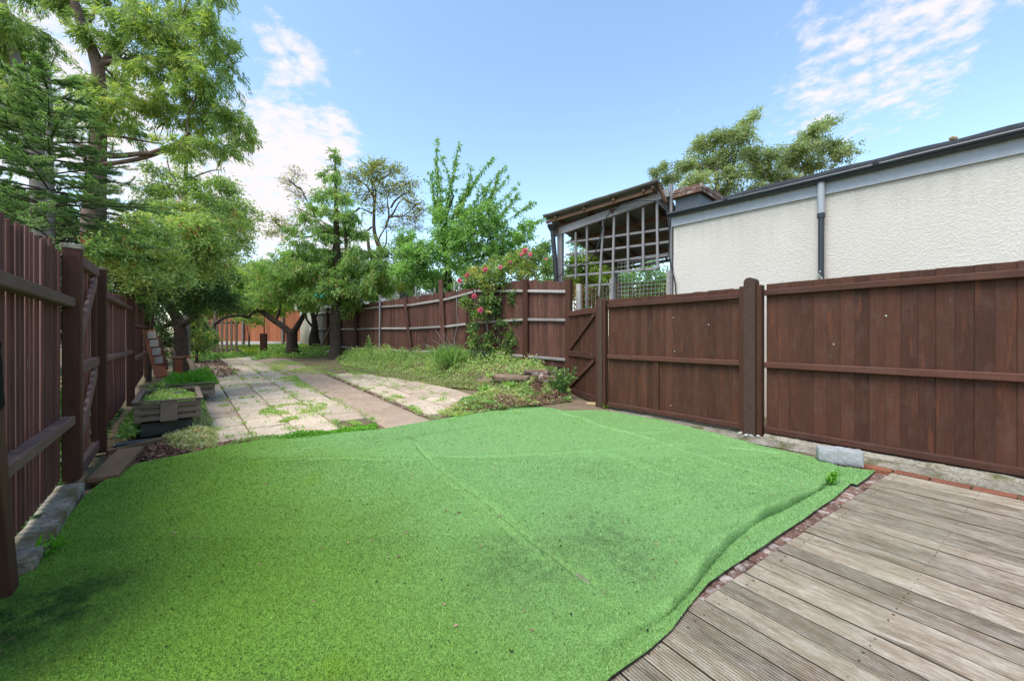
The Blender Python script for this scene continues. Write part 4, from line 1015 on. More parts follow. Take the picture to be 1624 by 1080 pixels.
    cb = tube('wall_cable', [W(*p) for p in ((1043, 318, 7.0), (1056, 328, 6.95), (1064, 345, 6.9), (1062, 372, 6.9), (1061, 405, 6.9), (1066, 428, 6.85), (1071, 450, 6.8), (1072, 470, 6.8))], .013, M['black'], None, 6)
    tag(cb, 'black cable running down the corner of the cream building', 'cable')
build_leanto()

# ================================================================== FAR FENCE, SHED, HOUSE WALL
def build_far():
    of = thing('orange_fence', 'bright orange boarded fence with grey concrete posts across the far end of the garden', 'fence', (-13, 23, .7))
    a = W(300, 545, 24.5); b = W(478, 545, 22.5); d = (b - a); Lg = Vector((d.x, d.y, 0)).length; d = Vector((d.x, d.y, 0)).normalized(); n = int(Lg / .15)
    for i in range(n): up_board('board', a + d * (i + .5) * .15 + Vector((0, 0, .16)), 1.80, .145, .02, math.atan2(d.y, d.x), M['orange'], of, R(4))
    for z in (1.0,): pass
    for px in (331, 391, 452): 
        t = (px - 300) / 178 * Lg; block('post', a + d * t + Vector((d.y, -d.x, 0)) * .08 + Vector((0, 0, .98)), (.12, .1, 2.0), math.atan2(d.y, d.x), M['bark_grey'], of)
    k = int(Lg / 1.85)
    for i in range(k + 1): block('gravel_board', a + d * min(Lg - .9, (i + .5) * 1.85) + Vector((0, 0, .06)), (1.82, .05, .2), math.atan2(d.y, d.x), M['rubble'], of)
    hs = thing('pale_house', 'pale rendered house wall glimpsed behind the apple tree', 'house', (-12, 27, 0))
    g = Geo(); g.box(W(468, 500, 26) + Vector((0, 0, -1.4)), W(468, 500, 26) + Vector((0, 0, 2.6)), .01, .01)
    p = W(466, 533, 25); q = W(503, 533, 22)
    g = Geo(); e = Vector((2.0, 2.4, 0)); V = [p, q, q + e, p + e]; V = [(v.x, v.y, z) for z in (.3, 4.3) for v in V]
    g.add(V, [[0, 1, 5, 4], [1, 2, 6, 5], [2, 3, 7, 6], [3, 0, 4, 7], [4, 5, 6, 7]]); g.build('wall', M['pale'], hs)
    g = Geo(); c = sum((Vector(v) for v in V[4:]), Vector()) / 4 + Vector((0, 0, .9)); V2 = V[4:] + [tuple(c)]; g.add(V2, None, [[0, 1, 4], [1, 2, 4], [2, 3, 4], [3, 0, 4]]); g.build('roof', M['felt'], hs)
    sh = thing('white_shed', 'white sheeted outbuilding roof rising behind the sagging fence', 'shed', tuple(W(640, 533, 20)))
    Y = 19.0; e = Vector((1.6, 2.2, 0))
    top = [(553, 492), (580, 474), (607, 456), (640, 459), (690, 470), (745, 480), (745, 500)]
    f_ = [W(px, py, Y) for px, py in top]; base = [W(745, 540, Y), W(553, 540, Y)]
    g = Geo(); V = [tuple(v) for v in f_ + base]; m = len(V); V += [tuple(Vector(v) + e) for v in V]
    g.add(V, [[i, (i + 1) % m, m + (i + 1) % m, m + i] for i in range(m)], [[0, i + 1, i] for i in range(1, m - 1)]); g.build('sheeting', M['white'], sh)
    w = block('window', W(641, 470, Y) + Vector((.05, -.03, 0)), (.55, .05, .62), 0, M['lead'], sh, .01); 
    block('side_window', W(567, 482, Y) + Vector((0, -.03, 0)), (.5, .04, .4), 0, M['fascia'], sh, .01)
    for px in (590, 622, 655, 668): bar('rib', W(px, 520, Y - .04), W(px, 478 if px < 660 else 474, Y - .04), .04, .04, M['fascia'], sh, up=(0, 1, 0))
    bl = obj('ground_tmp', box_mesh('balloon', .35, .35, .25, M['petal'], .1)) if 0 else None
    # picket fence
    pf = thing('picket_fence', 'short stretch of weathered picket fence across the far edge of the patio', 'fence', tuple(T(340, 562)))
    Y = 15.2
    xs = [303, 313, 322, 330, 337, 345, 352, 360, 367, 375]
    for i, px in enumerate(xs):
        zb = float(H(W(px, 560, Y).x, Y)) - .03; tp = W(px, 506 + random.uniform(-2, 1), Y); p = W(px, 560, Y)
        g = Geo(); w_ = .042; pr = [(-w_, zb), (w_, zb), (w_, tp.z - .09), (0, tp.z), (-w_, tp.z - .09)]
        V = [(tp.x + u, Y + v, z) for v in (-.012, .012) for u, z in pr]; g.add(V, [[i_, (i_ + 1) % 5, 5 + (i_ + 1) % 5, 5 + i_] for i_ in range(5)], [[0, 1, 2], [0, 2, 3], [0, 3, 4], [5, 7, 6], [5, 8, 7], [5, 9, 8]]); g.build('picket', M['picket'], pf)
    bar('rail', W(298, 513, Y + .05), W(379, 512, Y + .05), .04, .08, M['picket'], pf); bar('rail', W(298, 553, Y + .05), W(383, 556, Y + .05), .04, .08, M['picket'], pf)
    bar('post', W(343, 562, Y + .12), W(341, 470, Y + .12), .1, .1, M['picket'], pf, up=(0, 1, 0))
    gp = bar('gate_post', T(418, 562) + Vector((0, 0, -.05)), T(418, 562) + Vector((0, 0, .86)), .24, .12, M['post'], None, up=(0, 1, 0)); tag(gp, 'short dark post at the end of the left patio', 'post')
    p = T(419, 562); pp = tube('feeder_pole', [p, p + Vector((0, 0, 1.9))], .022, M['iron'], None, 8); tag(pp, 'thin dark pole beside the short post under the arching branch', 'pole')
    st = bar('grey_plank', T(505, 560) + Vector((0, 0, 0)), T(513, 560) + Vector((.15, .3, 1.05)), .22, .04, M['picket'], None); tag(st, 'grey plank leaning on the fence between the trunks', 'plank')
build_far()

# ================================================================== CRATES, CHAIR, LOOSE THINGS
CRD = (LDv * 1.0).normalized(); CRN = Vector((CRD.y, -CRD.x, 0))
def make_crate(name, label, c, L_, w_, h_, z0, rows):
    cr = thing(name, label, 'planter crate', tuple(c), 'planter crates beside the left fence')
    def P(u, v, z): return c + CRD * u + CRN * v + Vector((0, 0, z))
    for k in range(rows):
        z = z0 + (k + .5) * h_ / rows; hh = h_ / rows * .62
        for v in (-w_ / 2, w_ / 2): bar('side_board', P(-L_ / 2 - .01, v, z), P(L_ / 2 + .01, v, z), .02, hh, M['crate'], cr)
        for u in (-L_ / 2, L_ / 2): bar('end_board', P(u, -w_ / 2, z), P(u, w_ / 2, z), .02, hh, M['crate'], cr)
    for v in (-w_ / 2, w_ / 2): bar('top_rail', P(-L_ / 2 - .03, v, z0 + h_ + .01), P(L_ / 2 + .03, v, z0 + h_ + .01), .06, .02, M['crate'], cr)
    for u in (-L_ / 2, L_ / 2): bar('top_rail', P(u, -w_ / 2 - .03, z0 + h_ + .008), P(u, w_ / 2 + .03, z0 + h_ + .008), .06, .02, M['crate'], cr)
    for u in (-L_ / 2 - .016, L_ / 2 + .016): block('centre_block', P(u, -.0, z0 + h_ / 2), (.016, .16, h_), math.atan2(CRD.y, CRD.x), M['crate'], cr)
    for u in (-L_ / 2, L_ / 2):
        for v in (-w_ / 2, w_ / 2): block('corner_block', P(u * .96, v * .93, z0 + h_ / 2), (.05, .05, h_), math.atan2(CRD.y, CRD.x), M['crate'], cr)
    so = block('soil', P(0, 0, z0 + h_ * .40), (L_ - .04, w_ - .04, h_ * .6), math.atan2(CRD.y, CRD.x), M['ground'], cr)
    return P
def build_left_things():
    c1 = Vector((-4.62, 5.28, 0)); P1 = make_crate('planter_crate', 'nearer weathered slatted crate planter raised on a dark stone block', c1, 1.35, .60, .24, .17, 3)
    c2 = Vector((-5.72, 6.95, .0)); c2.z = float(H(c2.x, c2.y)); P2 = make_crate('planter_crate', 'farther slatted crate planter overflowing with bright green herbs', c2, 1.1, .62, .20, .12, 2)
    b = rough_block('stone_block', c1 + CRD * -.45 + CRN * -.02 + Vector((0, 0, .07)), (.30, .50, .17), math.atan2(CRD.y, CRD.x), M['darkstone'], 4, .006, .05); tag(b, 'dark damp stone block under the front of the nearer crate', 'stone block')
    b = block('stone_block', c1 + CRD * .45 + Vector((0, 0, .09)), (.30, .50, .15), math.atan2(CRD.y, CRD.x), M['darkstone'], None, .01); tag(b, 'dark stone block under the back of the nearer crate', 'stone block')
    sl = tube('solar_light', [P1(-.12, .08, .44), P1(-.12, .08, .455)], .045, M['wire'], None, 14); tag(sl, 'small round grey solar light among the leaves in the nearer crate', 'garden light')
    # low edging of damp boards in front of crate
    e = bar('edging_board', G(170, 722) + Vector((0, 0, .02)), G(262, 700) + Vector((0, 0, .02)), .05, .07, M['plank'], None); tag(e, 'mossy edging board on the ground in front of the nearer crate', 'edging board')
    e = bar('black_liner', G(178, 712) + Vector((0, 0, .03)), G(240, 702) + Vector((0, 0, .03)), .05, .05, M['black'], None, c=.02); tag(e, 'crumpled black plastic liner on the soil below the nearer crate', 'liner')
    # leaning plank with four pale cross slats
    lp = thing('slatted_plank', 'red brown plank with pale cross slats leaning against the left fence', 'leaning plank', tuple(W(252, 598, 7.9)))
    p0 = W(257, 598, 7.6); p1 = W(236, 524, 8.0); bar('plank', p0, p1, .20, .03, M['redwood'], lp, up=(.6, -.7, .2))
    for i in range(4):
        t = .32 + i * .18; c = p0.lerp(p1, t) + Vector((.09, -.05, .03)); bar('slat', c + Vector((-.02, 0, -.07)), c + Vector((-.05, .03, .07)), .13, .02, M['old_rail'], lp, up=(.4, -.9, 0))
    bar('dark_edge', p0 + Vector((.06, .05, .15)), p1 + Vector((.16, .05, -.1)), .03, .03, M['post'], lp)
    bn = thing('broken_bench', 'broken red brown bench with a missing seat beside the tree trunk', 'bench', tuple(T(275, 594)))
    z = float(T(275, 594).z); Y = 8.5
    a = W(252, 590, Y); b2 = W(291, 590, Y); zt = W(270, 567, Y).z
    bar('seat_rail', (a.x, Y, zt), (b2.x, Y, zt), .05, .03, M['picket'], bn); bar('back_rail', (a.x + .05, Y + .3, zt), (b2.x + .05, Y + .3, zt), .05, .03, M['redwood'], bn)
    for x in (b2.x - .06, b2.x - .14): up_board('side_board', (x, Y, z - .02), zt - z, .08, .02, 0, M['redwood'], bn)
    block('leg_panel', (a.x + .10, Y + .02, (z + zt) / 2 + .1), (.14, .03, .22), 0, M['redwood'], bn)
    bar('leg', (a.x + .14, Y, z), (a.x + .05, Y, zt), .03, .03, M['picket'], bn); bar('cross_leg', (b2.x - .22, Y + .1, z), (a.x + .2, Y + .1, zt + .14), .04, .03, M['picket'], bn); bar('cross_leg', (a.x + .3, Y + .12, z), (a.x + .22, Y + .12, zt + .15), .03, .03, M['picket'], bn)
    # curved pale edging log
    lg = tube('edging_log', [W(298, 570, 8.6), W(303, 575, 8.4), W(306, 584, 8.0), W(307, 594, 7.6), W(308, 606, 7.3)], [.03, .05, .05, .055, .05], M['picket'], None, 8); tag(lg, 'curved pale log edging the bed beside the patio', 'log')
    # block on turf
    c = G(1342, 742); o = rough_block('kerb_block', (c.x + .01, c.y + .09, .088), (.33, .15, .135), math.atan2(-.62, .80) + .10, M['blockstone'], 3, .0065, .022, None, .010); tag(o, 'grey split faced concrete block weighing down the turf corner', 'concrete block')
    for (px, py, rz, mat, lab, sz) in ((940, 646, -.75, 'brick_tan', 'loose tan brick lying on the turf edge by the gate', (.215, .10, .065)), (876, 634, -.15, 'brick_tan', 'weathered tan brick at the weedy far edge of the turf', (.20, .11, .09)),
                                       (898, 624, .5, 'brick_red', 'broken red brick lump beside the gate hinge post', (.12, .09, .10)), (752, 654, .2, 'rubble', 'flat pale stone sunk in weeds at the turf edge', (.22, .14, .05))):
        c = G(px, py); o = rough_block('loose_brick', (c.x, c.y + .04, sz[2] / 2 + .018), sz, rz, M[mat], px * .1, .004, .03); tag(o, lab, 'brick')
    # old retaining stones and timbers of the raised bed
    for (px0, py0, px1, py1, lab) in ((778, 592, 838, 600, 'grey sleeper half hidden in the ground cover below the rose'), (832, 586, 890, 590, 'grey sleeper end running up to the ivy by the gate')):
        a = W(px0, py0, 7.9); b = W(px1, py1, 7.5); o = rough_block('bed_sleeper', (a + b) / 2 - Vector((0, 0, .03)), ((b - a).length, .16, .09), math.atan2((b - a).y, (b - a).x), M['picket'], px0, .008, .06); tag(o, lab, 'sleeper')
    for (px, py, Y, lab) in ((868, 600, 7.3, 'brown stone in the low wall under the ivy, lower one'), (857, 592, 7.45, 'brown stone in the low wall under the ivy, upper one')):
        p = W(px, py, Y); o = rough_block('wall_stone', p, (.34, .16, .12), -.3, M['brick'], py, .012, .05); tag(o, lab, 'stone')
    for (px, py, sx, sz, lab) in ((525, 560, .5, .10, 'pale rock at the foot of the conifer trunk'), (500, 558, .35, .08, 'low pale rock left of the conifer trunk'), (399, 569, .6, .06, 'broken grey slab beside the short dark post')):
        p = T(px, py); o = rough_block('garden_rock', p + Vector((0, 0, sz / 2 - .02)), (sx, .25, sz), -.5, M['rubble'], px, .03, .08); tag(o, lab, 'rock')
    for (px, lab) in ((502, 'left of two turquoise glass balls hanging in the tree'), (510.5, 'right of two turquoise glass balls hanging in the tree')):
        g = Geo(); c = W(px, 469 + (px > 505), 13.2); n = 8
        g.tube([(c.x, c.y, c.z + .07 * math.cos(math.pi * i / n)) for i in range(n + 1)], [max(.004, .07 * math.sin(math.pi * i / n)) for i in range(n + 1)], 12)
        g.tube([(c.x, c.y, c.z + .06), (c.x, c.y, c.z + .3)], .002, 3)
        o = g.build('glass_ball', M['teal'], None, True); tag(o, lab, 'ornament', 'turquoise balls in the tree')
M['teal'] = plain('turquoise glass', (.02, .42, .36), .15, .6)
build_left_things()

# ================================================================== VEGETATION
def curve(a, b, n=8, bow=.12, sag=0, rs=None):
    a = np.array(a, float); b = np.array(b, float); L_ = np.linalg.norm(b - a); r_ = rs or rng
    o = r_.normal(0, bow * L_, 3) * .5; o2 = r_.normal(0, bow * L_, 3) * .25; t = np.linspace(0, 1, n)[:, None]
    return a + (b - a) * t + o * np.sin(np.pi * t) + o2 * np.sin(2 * np.pi * t) + np.array([0, 0, -sag * L_]) * (t ** 2)
def blob(px, py, rx, ry, Y, dep=None):
    c = W(px, py, Y); a = rx / F * Y; b = ry / F * Y
    return (np.array(c), np.array([a, dep if dep else (a + b) / 2, b]))
class Tree:
    def __init__(s, name, label, cat, base, group=None):
        s.o = thing(name, label, cat, tuple(base), group); s.br = Geo(); s.P = []; s.D = []; s.L = []; s.Wd = []; s.R = []; s.anch = []
    def trunk(s, pts, rad, mat, sides=10, sub='trunk', n=None):
        pts = [np.array(p, float) for p in pts]
        # resample smoothly
        P_ = np.array(pts); t = np.linspace(0, 1, len(P_)); tt = np.linspace(0, 1, (n or len(P_) * 4)); Q = np.stack([np.interp(tt, t, P_[:, i]) for i in range(3)], 1)
        for _ in range(3): Q[1:-1] = (Q[:-2] + Q[1:-1] * 2 + Q[2:]) / 4
        r_ = np.interp(tt, np.linspace(0, 1, len(rad)), rad); r_ = r_ * (1 + rng.normal(0, .03, len(r_)))
        g = Geo(); g.tube(Q, r_, sides); g.build(sub, mat, s.o, True); s.anch += [(q, r) for q, r in zip(Q, r_)]
    def limb(s, a, b, r0, r1, bow=.1, n=9, sag=0, sides=6):
        Q = curve(a, b, n, bow, sag); r_ = np.linspace(r0, r1, n); s.br.tube(Q, r_, sides); s.anch += [(q, r) for q, r in zip(Q[2:], r_[2:])]; return Q
    def nearest(s, p, maxz=None):
        A = np.array([a[0] for a in s.anch]); d = np.linalg.norm(A - p, axis=1) + np.maximum(0, A[:, 2] - p[2]) * 1.5
        return s.anch[int(np.argmin(d))]
    def fill(s, c, r, twigs, leaves, L_, Wd, droop=.2, down=.3, hollow=.35, tw_r=.006, spread=.06, bright=None, up=0, limbs=True, twl=None, core=.45, jitter=.6):
        """twigs from the core of an ellipsoid to its edge, leaves along them"""
        c = np.array(c, float)
        if limbs and s.anch:
            q, rr = s.nearest(c); s.limb(q, c, max(min(rr * .55, .03), tw_r * 1.6), tw_r * 1.2, .10)
        d = norm(rng.normal(size=(twigs, 3))); lump = 1 + .25 * np.sin(d[:, 0] * 5 + c[0] * 3) * np.sin(d[:, 2] * 6 + c[1]) + .12 * np.sin(d[:, 1] * 11 + c[2])
        rad = (hollow + (1 - hollow) * rng.random(twigs) ** .6) * lump
        E = c + d * rad[:, None] * r
        st = c + (E - c) * rng.uniform(.05, core, (twigs, 1)) + rng.normal(size=(twigs, 3)) * r * .12
        if twl: 
            v = E - st; l = np.linalg.norm(v, axis=1)[:, None]; st = E - v / (l + 1e-6) * np.minimum(l, twl)
        ln = np.linalg.norm(E - st, axis=1)
        # twig wood
        for a, b, l in zip(st[::2], E[::2], ln[::2]):
            t = np.array([0, .5, 1])[:, None]; Q = a + (b - a) * t; Q[:, 2] -= droop * l * t[:, 0] ** 2; Q[1] += rng.normal(0, .06 * l, 3)
            s.br.tube(Q, [tw_r, tw_r * .7, tw_r * .35], 3)
        k = leaves; t = rng.uniform(.15, 1.0, (twigs, k)); base = st[:, None] + (E - st)[:, None] * t[..., None]
        base[..., 2] -= droop * ln[:, None] * t ** 2
        base += rng.normal(size=base.shape) * spread
        ax = norm(E - st)[:, None] + rng.normal(size=base.shape) * jitter; ax[..., 2] += -down + up
        clump = rng.normal(0, .17, (twigs, 1)) + (0 if bright is None else bright)
        rn = np.clip(.45 + clump + rng.normal(0, .23, (twigs, k)), 0, 1)
        s.P.append(base.reshape(-1, 3)); s.D.append(ax.reshape(-1, 3)); n = twigs * k
        s.L.append(L_ * rng.uniform(.65, 1.2, n)); s.Wd.append(Wd * rng.uniform(.7, 1.2, n)); s.R.append(rn.ravel())
    def finish(s, leafm, barkm, name='crown', fold=.25):
        if s.br.V: tag(s.br.build('branches', barkm, s.o, True), kind='stuff')
        if s.P:
            o = leaf_mesh(name, np.concatenate(s.P), np.concatenate(s.D), np.concatenate(s.L), np.concatenate(s.Wd), np.concatenate(s.R), leafm, s.o, fold)
        s.P = []; s.D = []; s.L = []; s.Wd = []; s.R = []; s.br = Geo()
        return s.o

def gz(x, y, d=-.1): return (x, y, float(H(x, y)) + d)
def eucalyptus():
    Y = 8.0; b = W(150, 533, Y)
    t = Tree('eucalyptus_tree', 'tall eucalyptus with peeling reddish trunk behind the left fence', 'tree', (b.x, b.y, 0))
    t.trunk([(b.x + .05, Y, -.1), W(146, 400, Y), W(150, 320, Y), W(154, 270, Y), W(157, 190, Y), W(158, 120, Y), W(152, 92, Y), W(137, 60, Y - .1), W(122, 20, Y - .2), W(108, -40, Y - .3), W(95, -140, Y - .4)],
            [.24, .20, .18, .155, .125, .11, .10, .085, .075, .06, .035], M['bark_red'], 12)
    t.limb(W(152, 262, Y), W(300, 222, Y - .6), .045, .028, .03, 10, -.05)
    t.limb(W(172, 248, Y), W(240, 243, Y - .3), .055, .04, .02, 8)
    t.limb(W(240, 243, Y - .3), W(300, 222, Y - .6), .04, .022, .03)
    t.limb(W(158, 108, Y), W(200, 60, Y + .2), .08, .05, .1); t.limb(W(200, 60, Y + .2), W(230, -40, Y + .3), .05, .03, .1)
    t.limb(W(150, 106, Y), W(130, 68, Y), .035, .03, .1); t.limb(W(130, 68, Y), W(150, 12, Y), .03, .02, .15)
    t.limb(W(168, 100, Y), W(270, 84, Y - .4), .05, .03, .08); t.limb(W(160, 215, Y), W(250, 228, Y + .4), .03, .015, .08)
    t.limb(W(140, 235, Y), W(95, 215, Y + .3), .06, .04, .08); t.limb(W(138, 255, Y), W(120, 240, Y + .3), .06, .04, .08)
    B = [(110, 5, 50, 28), (190, 15, 55, 38), (235, 35, 60, 42), (290, 30, 60, 45), (335, 55, 45, 45), (355, 95, 30, 42), (325, 120, 50, 42), (285, 95, 38, 38), (240, 110, 45, 32), (200, 80, 36, 34),
         (265, 175, 50, 34), (320, 190, 50, 40), (370, 190, 34, 32), (345, 232, 45, 22), (385, 205, 18, 30), (220, 160, 42, 32), (185, 130, 32, 30), (130, 130, 26, 30), (200, 205, 38, 22),
         (290, 230, 32, 20), (240, -40, 120, 50), (90, -40, 70, 40), (330, -30, 60, 40), (140, 180, 34, 28), (310, 150, 44, 30), (150, 60, 24, 26), (270, 60, 44, 34), (175, 165, 26, 22)]
    for i, (px, py, rx, ry) in enumerate(B):
        c, r = blob(px, py, rx, ry, Y + random.uniform(-.7, .6), .55)
        t.fill(c, r, int(16 + rx * ry * .017), 40, .12, .022, .4, .8, .2, .005, .035, bright=.12 * (py > 110) + .05 + random.uniform(-.08, .1), core=.7, twl=.45, jitter=.45)
    t.finish(LM['euc'], M['bark_red'], fold=.12)
    Y = 10.0; b = W(66, 533, Y)
    t = Tree('eucalyptus_tree', 'second eucalyptus with paler trunk at the far left edge', 'tree', (b.x, b.y, 0))
    t.trunk([(b.x, Y, -.1), W(64, 330, Y), W(58, 230, Y), W(42, 160, Y), W(25, 100, Y), W(10, 40, Y), W(-5, -60, Y)], [.2, .17, .15, .13, .11, .09, .05], M['bark_grey'], 10)
    t.limb(W(58, 240, Y), W(-20, 110, Y), .1, .08); t.limb(W(50, 245, Y), W(-10, 225, Y), .07, .05)
    for (px, py, rx, ry) in ((15, 30, 50, 34), (45, 90, 36, 30), (10, 130, 34, 40), (60, 150, 32, 30), (40, 190, 40, 26), (-20, 60, 60, 60), (80, 190, 24, 18), (20, 235, 36, 24), (66, 60, 22, 24), (45, -10, 42, 20), (25, 70, 40, 34), (-10, 180, 40, 50)):
        c, r = blob(px, py, rx, ry, Y + random.uniform(-.7, .7), .8)
        t.fill(c, r, int(18 + rx * ry * .022), 38, .14, .026, .4, .8, .2, .006, .05, bright=random.uniform(-.12, .12), core=.7, twl=.5, jitter=.45)
    t.finish(LM['euc'], M['bark_grey'], fold=.12)
def needles(P0, P1, n, ln, wd, rn):
    """n needles round each segment"""
    m = len(P0); ax = norm(P1 - P0); t = rng.random((m, n)); base = P0[:, None] + (P1 - P0)[:, None] * t[..., None]
    d = rng.normal(size=(m, n, 3)); d -= ax[:, None] * (d * ax[:, None]).sum(-1, keepdims=True); d = norm(d) + ax[:, None] * .75; d[..., 2] += .22
    return base.reshape(-1, 3), norm(d).reshape(-1, 3), ln * rng.uniform(.8, 1.1, m * n), np.full(m * n, wd), np.repeat(rn, n)
def fir():
    Y = 5.6; b = W(77, 533, Y)
    t = Tree('fir_tree', 'young dark green fir with tiered brushy boughs behind the left fence', 'tree', (b.x, b.y, 0))
    t.trunk([(b.x, Y, 0), W(82, 370, Y), W(79, 250, Y), W(79, 160, Y), W(77, 112, Y)], [.055, .045, .038, .028, .018], M['bark_grey'], 8)
    tp = np.array(W(77, 112, Y)); S0 = [tp]; S1 = [np.array(W(92, 80, Y))]; RN = [.4]
    z = 0
    for lvl in range(13):
        py = 128 + lvl * 25; c = np.array(W(78 + (lvl > 9), py, Y)); nb = 4 if lvl < 4 else 7
        Lb = min(1.35, .30 + .115 * lvl + random.uniform(-.05, .08)) * 1
        for k in range(nb):
            a = 2 * math.pi * (k + random.random() * .6) / nb + lvl * .7
            el = .55 - .05 * lvl + random.uniform(-.12, .12); L_ = Lb * random.uniform(.8, 1.12)
            n = 9; s_ = np.linspace(0, 1, n); d = np.array([math.cos(a), math.sin(a), 0]); Q = c + d * (s_ * L_)[:, None]; Q[:, 2] += el * s_ * L_ * .9 - .28 * L_ * s_ ** 2 + .16 * L_ * s_ ** 3
            # keep boughs on their own side of the fence
            t.br.tube(Q, np.linspace(.013, .005, n), 4)
            s0 = 2 if lvl > 2 else 1
            for j in range(s0, n - 1): S0.append(Q[j]); S1.append(Q[j + 1]); RN.append(.25 + .45 * j / n + random.uniform(-.12, .12))
            sd = np.array([-d[1], d[0], 0])
            for j in range(2, n - 1):
                for sg in (-1, 1):
                    if random.random() < .1: continue
                    l = L_ * .42 * (1 - .62 * j / n) * random.uniform(.7, 1.15); e = Q[j] + (sd * sg * .82 + d * .6) * l + np.array([0, 0, random.uniform(-.02, .06) * 1.5])
                    mid = (Q[j] + e) / 2 + np.array([0, 0, -.02]); S0 += [Q[j], mid]; S1 += [mid, e]; r_ = .25 + .4 * j / n + random.uniform(-.15, .15); RN += [r_, r_ + .18]
                    if l > .22:
                        for sg2 in (-1, 1): 
                            e2 = mid + (d * .8 + sd * sg * .5 + sd * sg2 * .3) * l * .42; S0.append(mid); S1.append(e2); RN.append(r_ + .12)
    # the young lead shoot near the fence top
    for (x0, y0, x1, y1, Yq) in ((48, 372, 49, 330, 3.6), (48, 352, 32, 346, 3.6), (48, 352, 68, 347, 3.6), (48, 360, 30, 358, 3.6), (48, 360, 74, 356, 3.6), (70, 388, 108, 372, 4.0), (60, 392, 80, 376, 4.0), (70, 384, 100, 392, 4.0)):
        S0.append(np.array(W(x0, y0, Yq + .6))); S1.append(np.array(W(x1, y1, Yq + .6))); RN.append(.85)
    S0 = np.array(S0); S1 = np.array(S1); RN = np.clip(np.array(RN), 0, 1)
    P, D, L_, Wd, rn = needles(S0, S1, 50, .040, .0060, RN)
    g = Geo(); [g.tube([a, b], .006, 3) for a, b in zip(S0, S1)]; g.build('twigs', M['bark'], t.o)
    leaf_mesh('crown', P, D, L_, Wd, np.clip(rn + rng.normal(0, .1, len(rn)), 0, 1), LM['fir'], t.o, .1); tag(t.br.build('branches', M['bark'], t.o, True), kind='stuff')
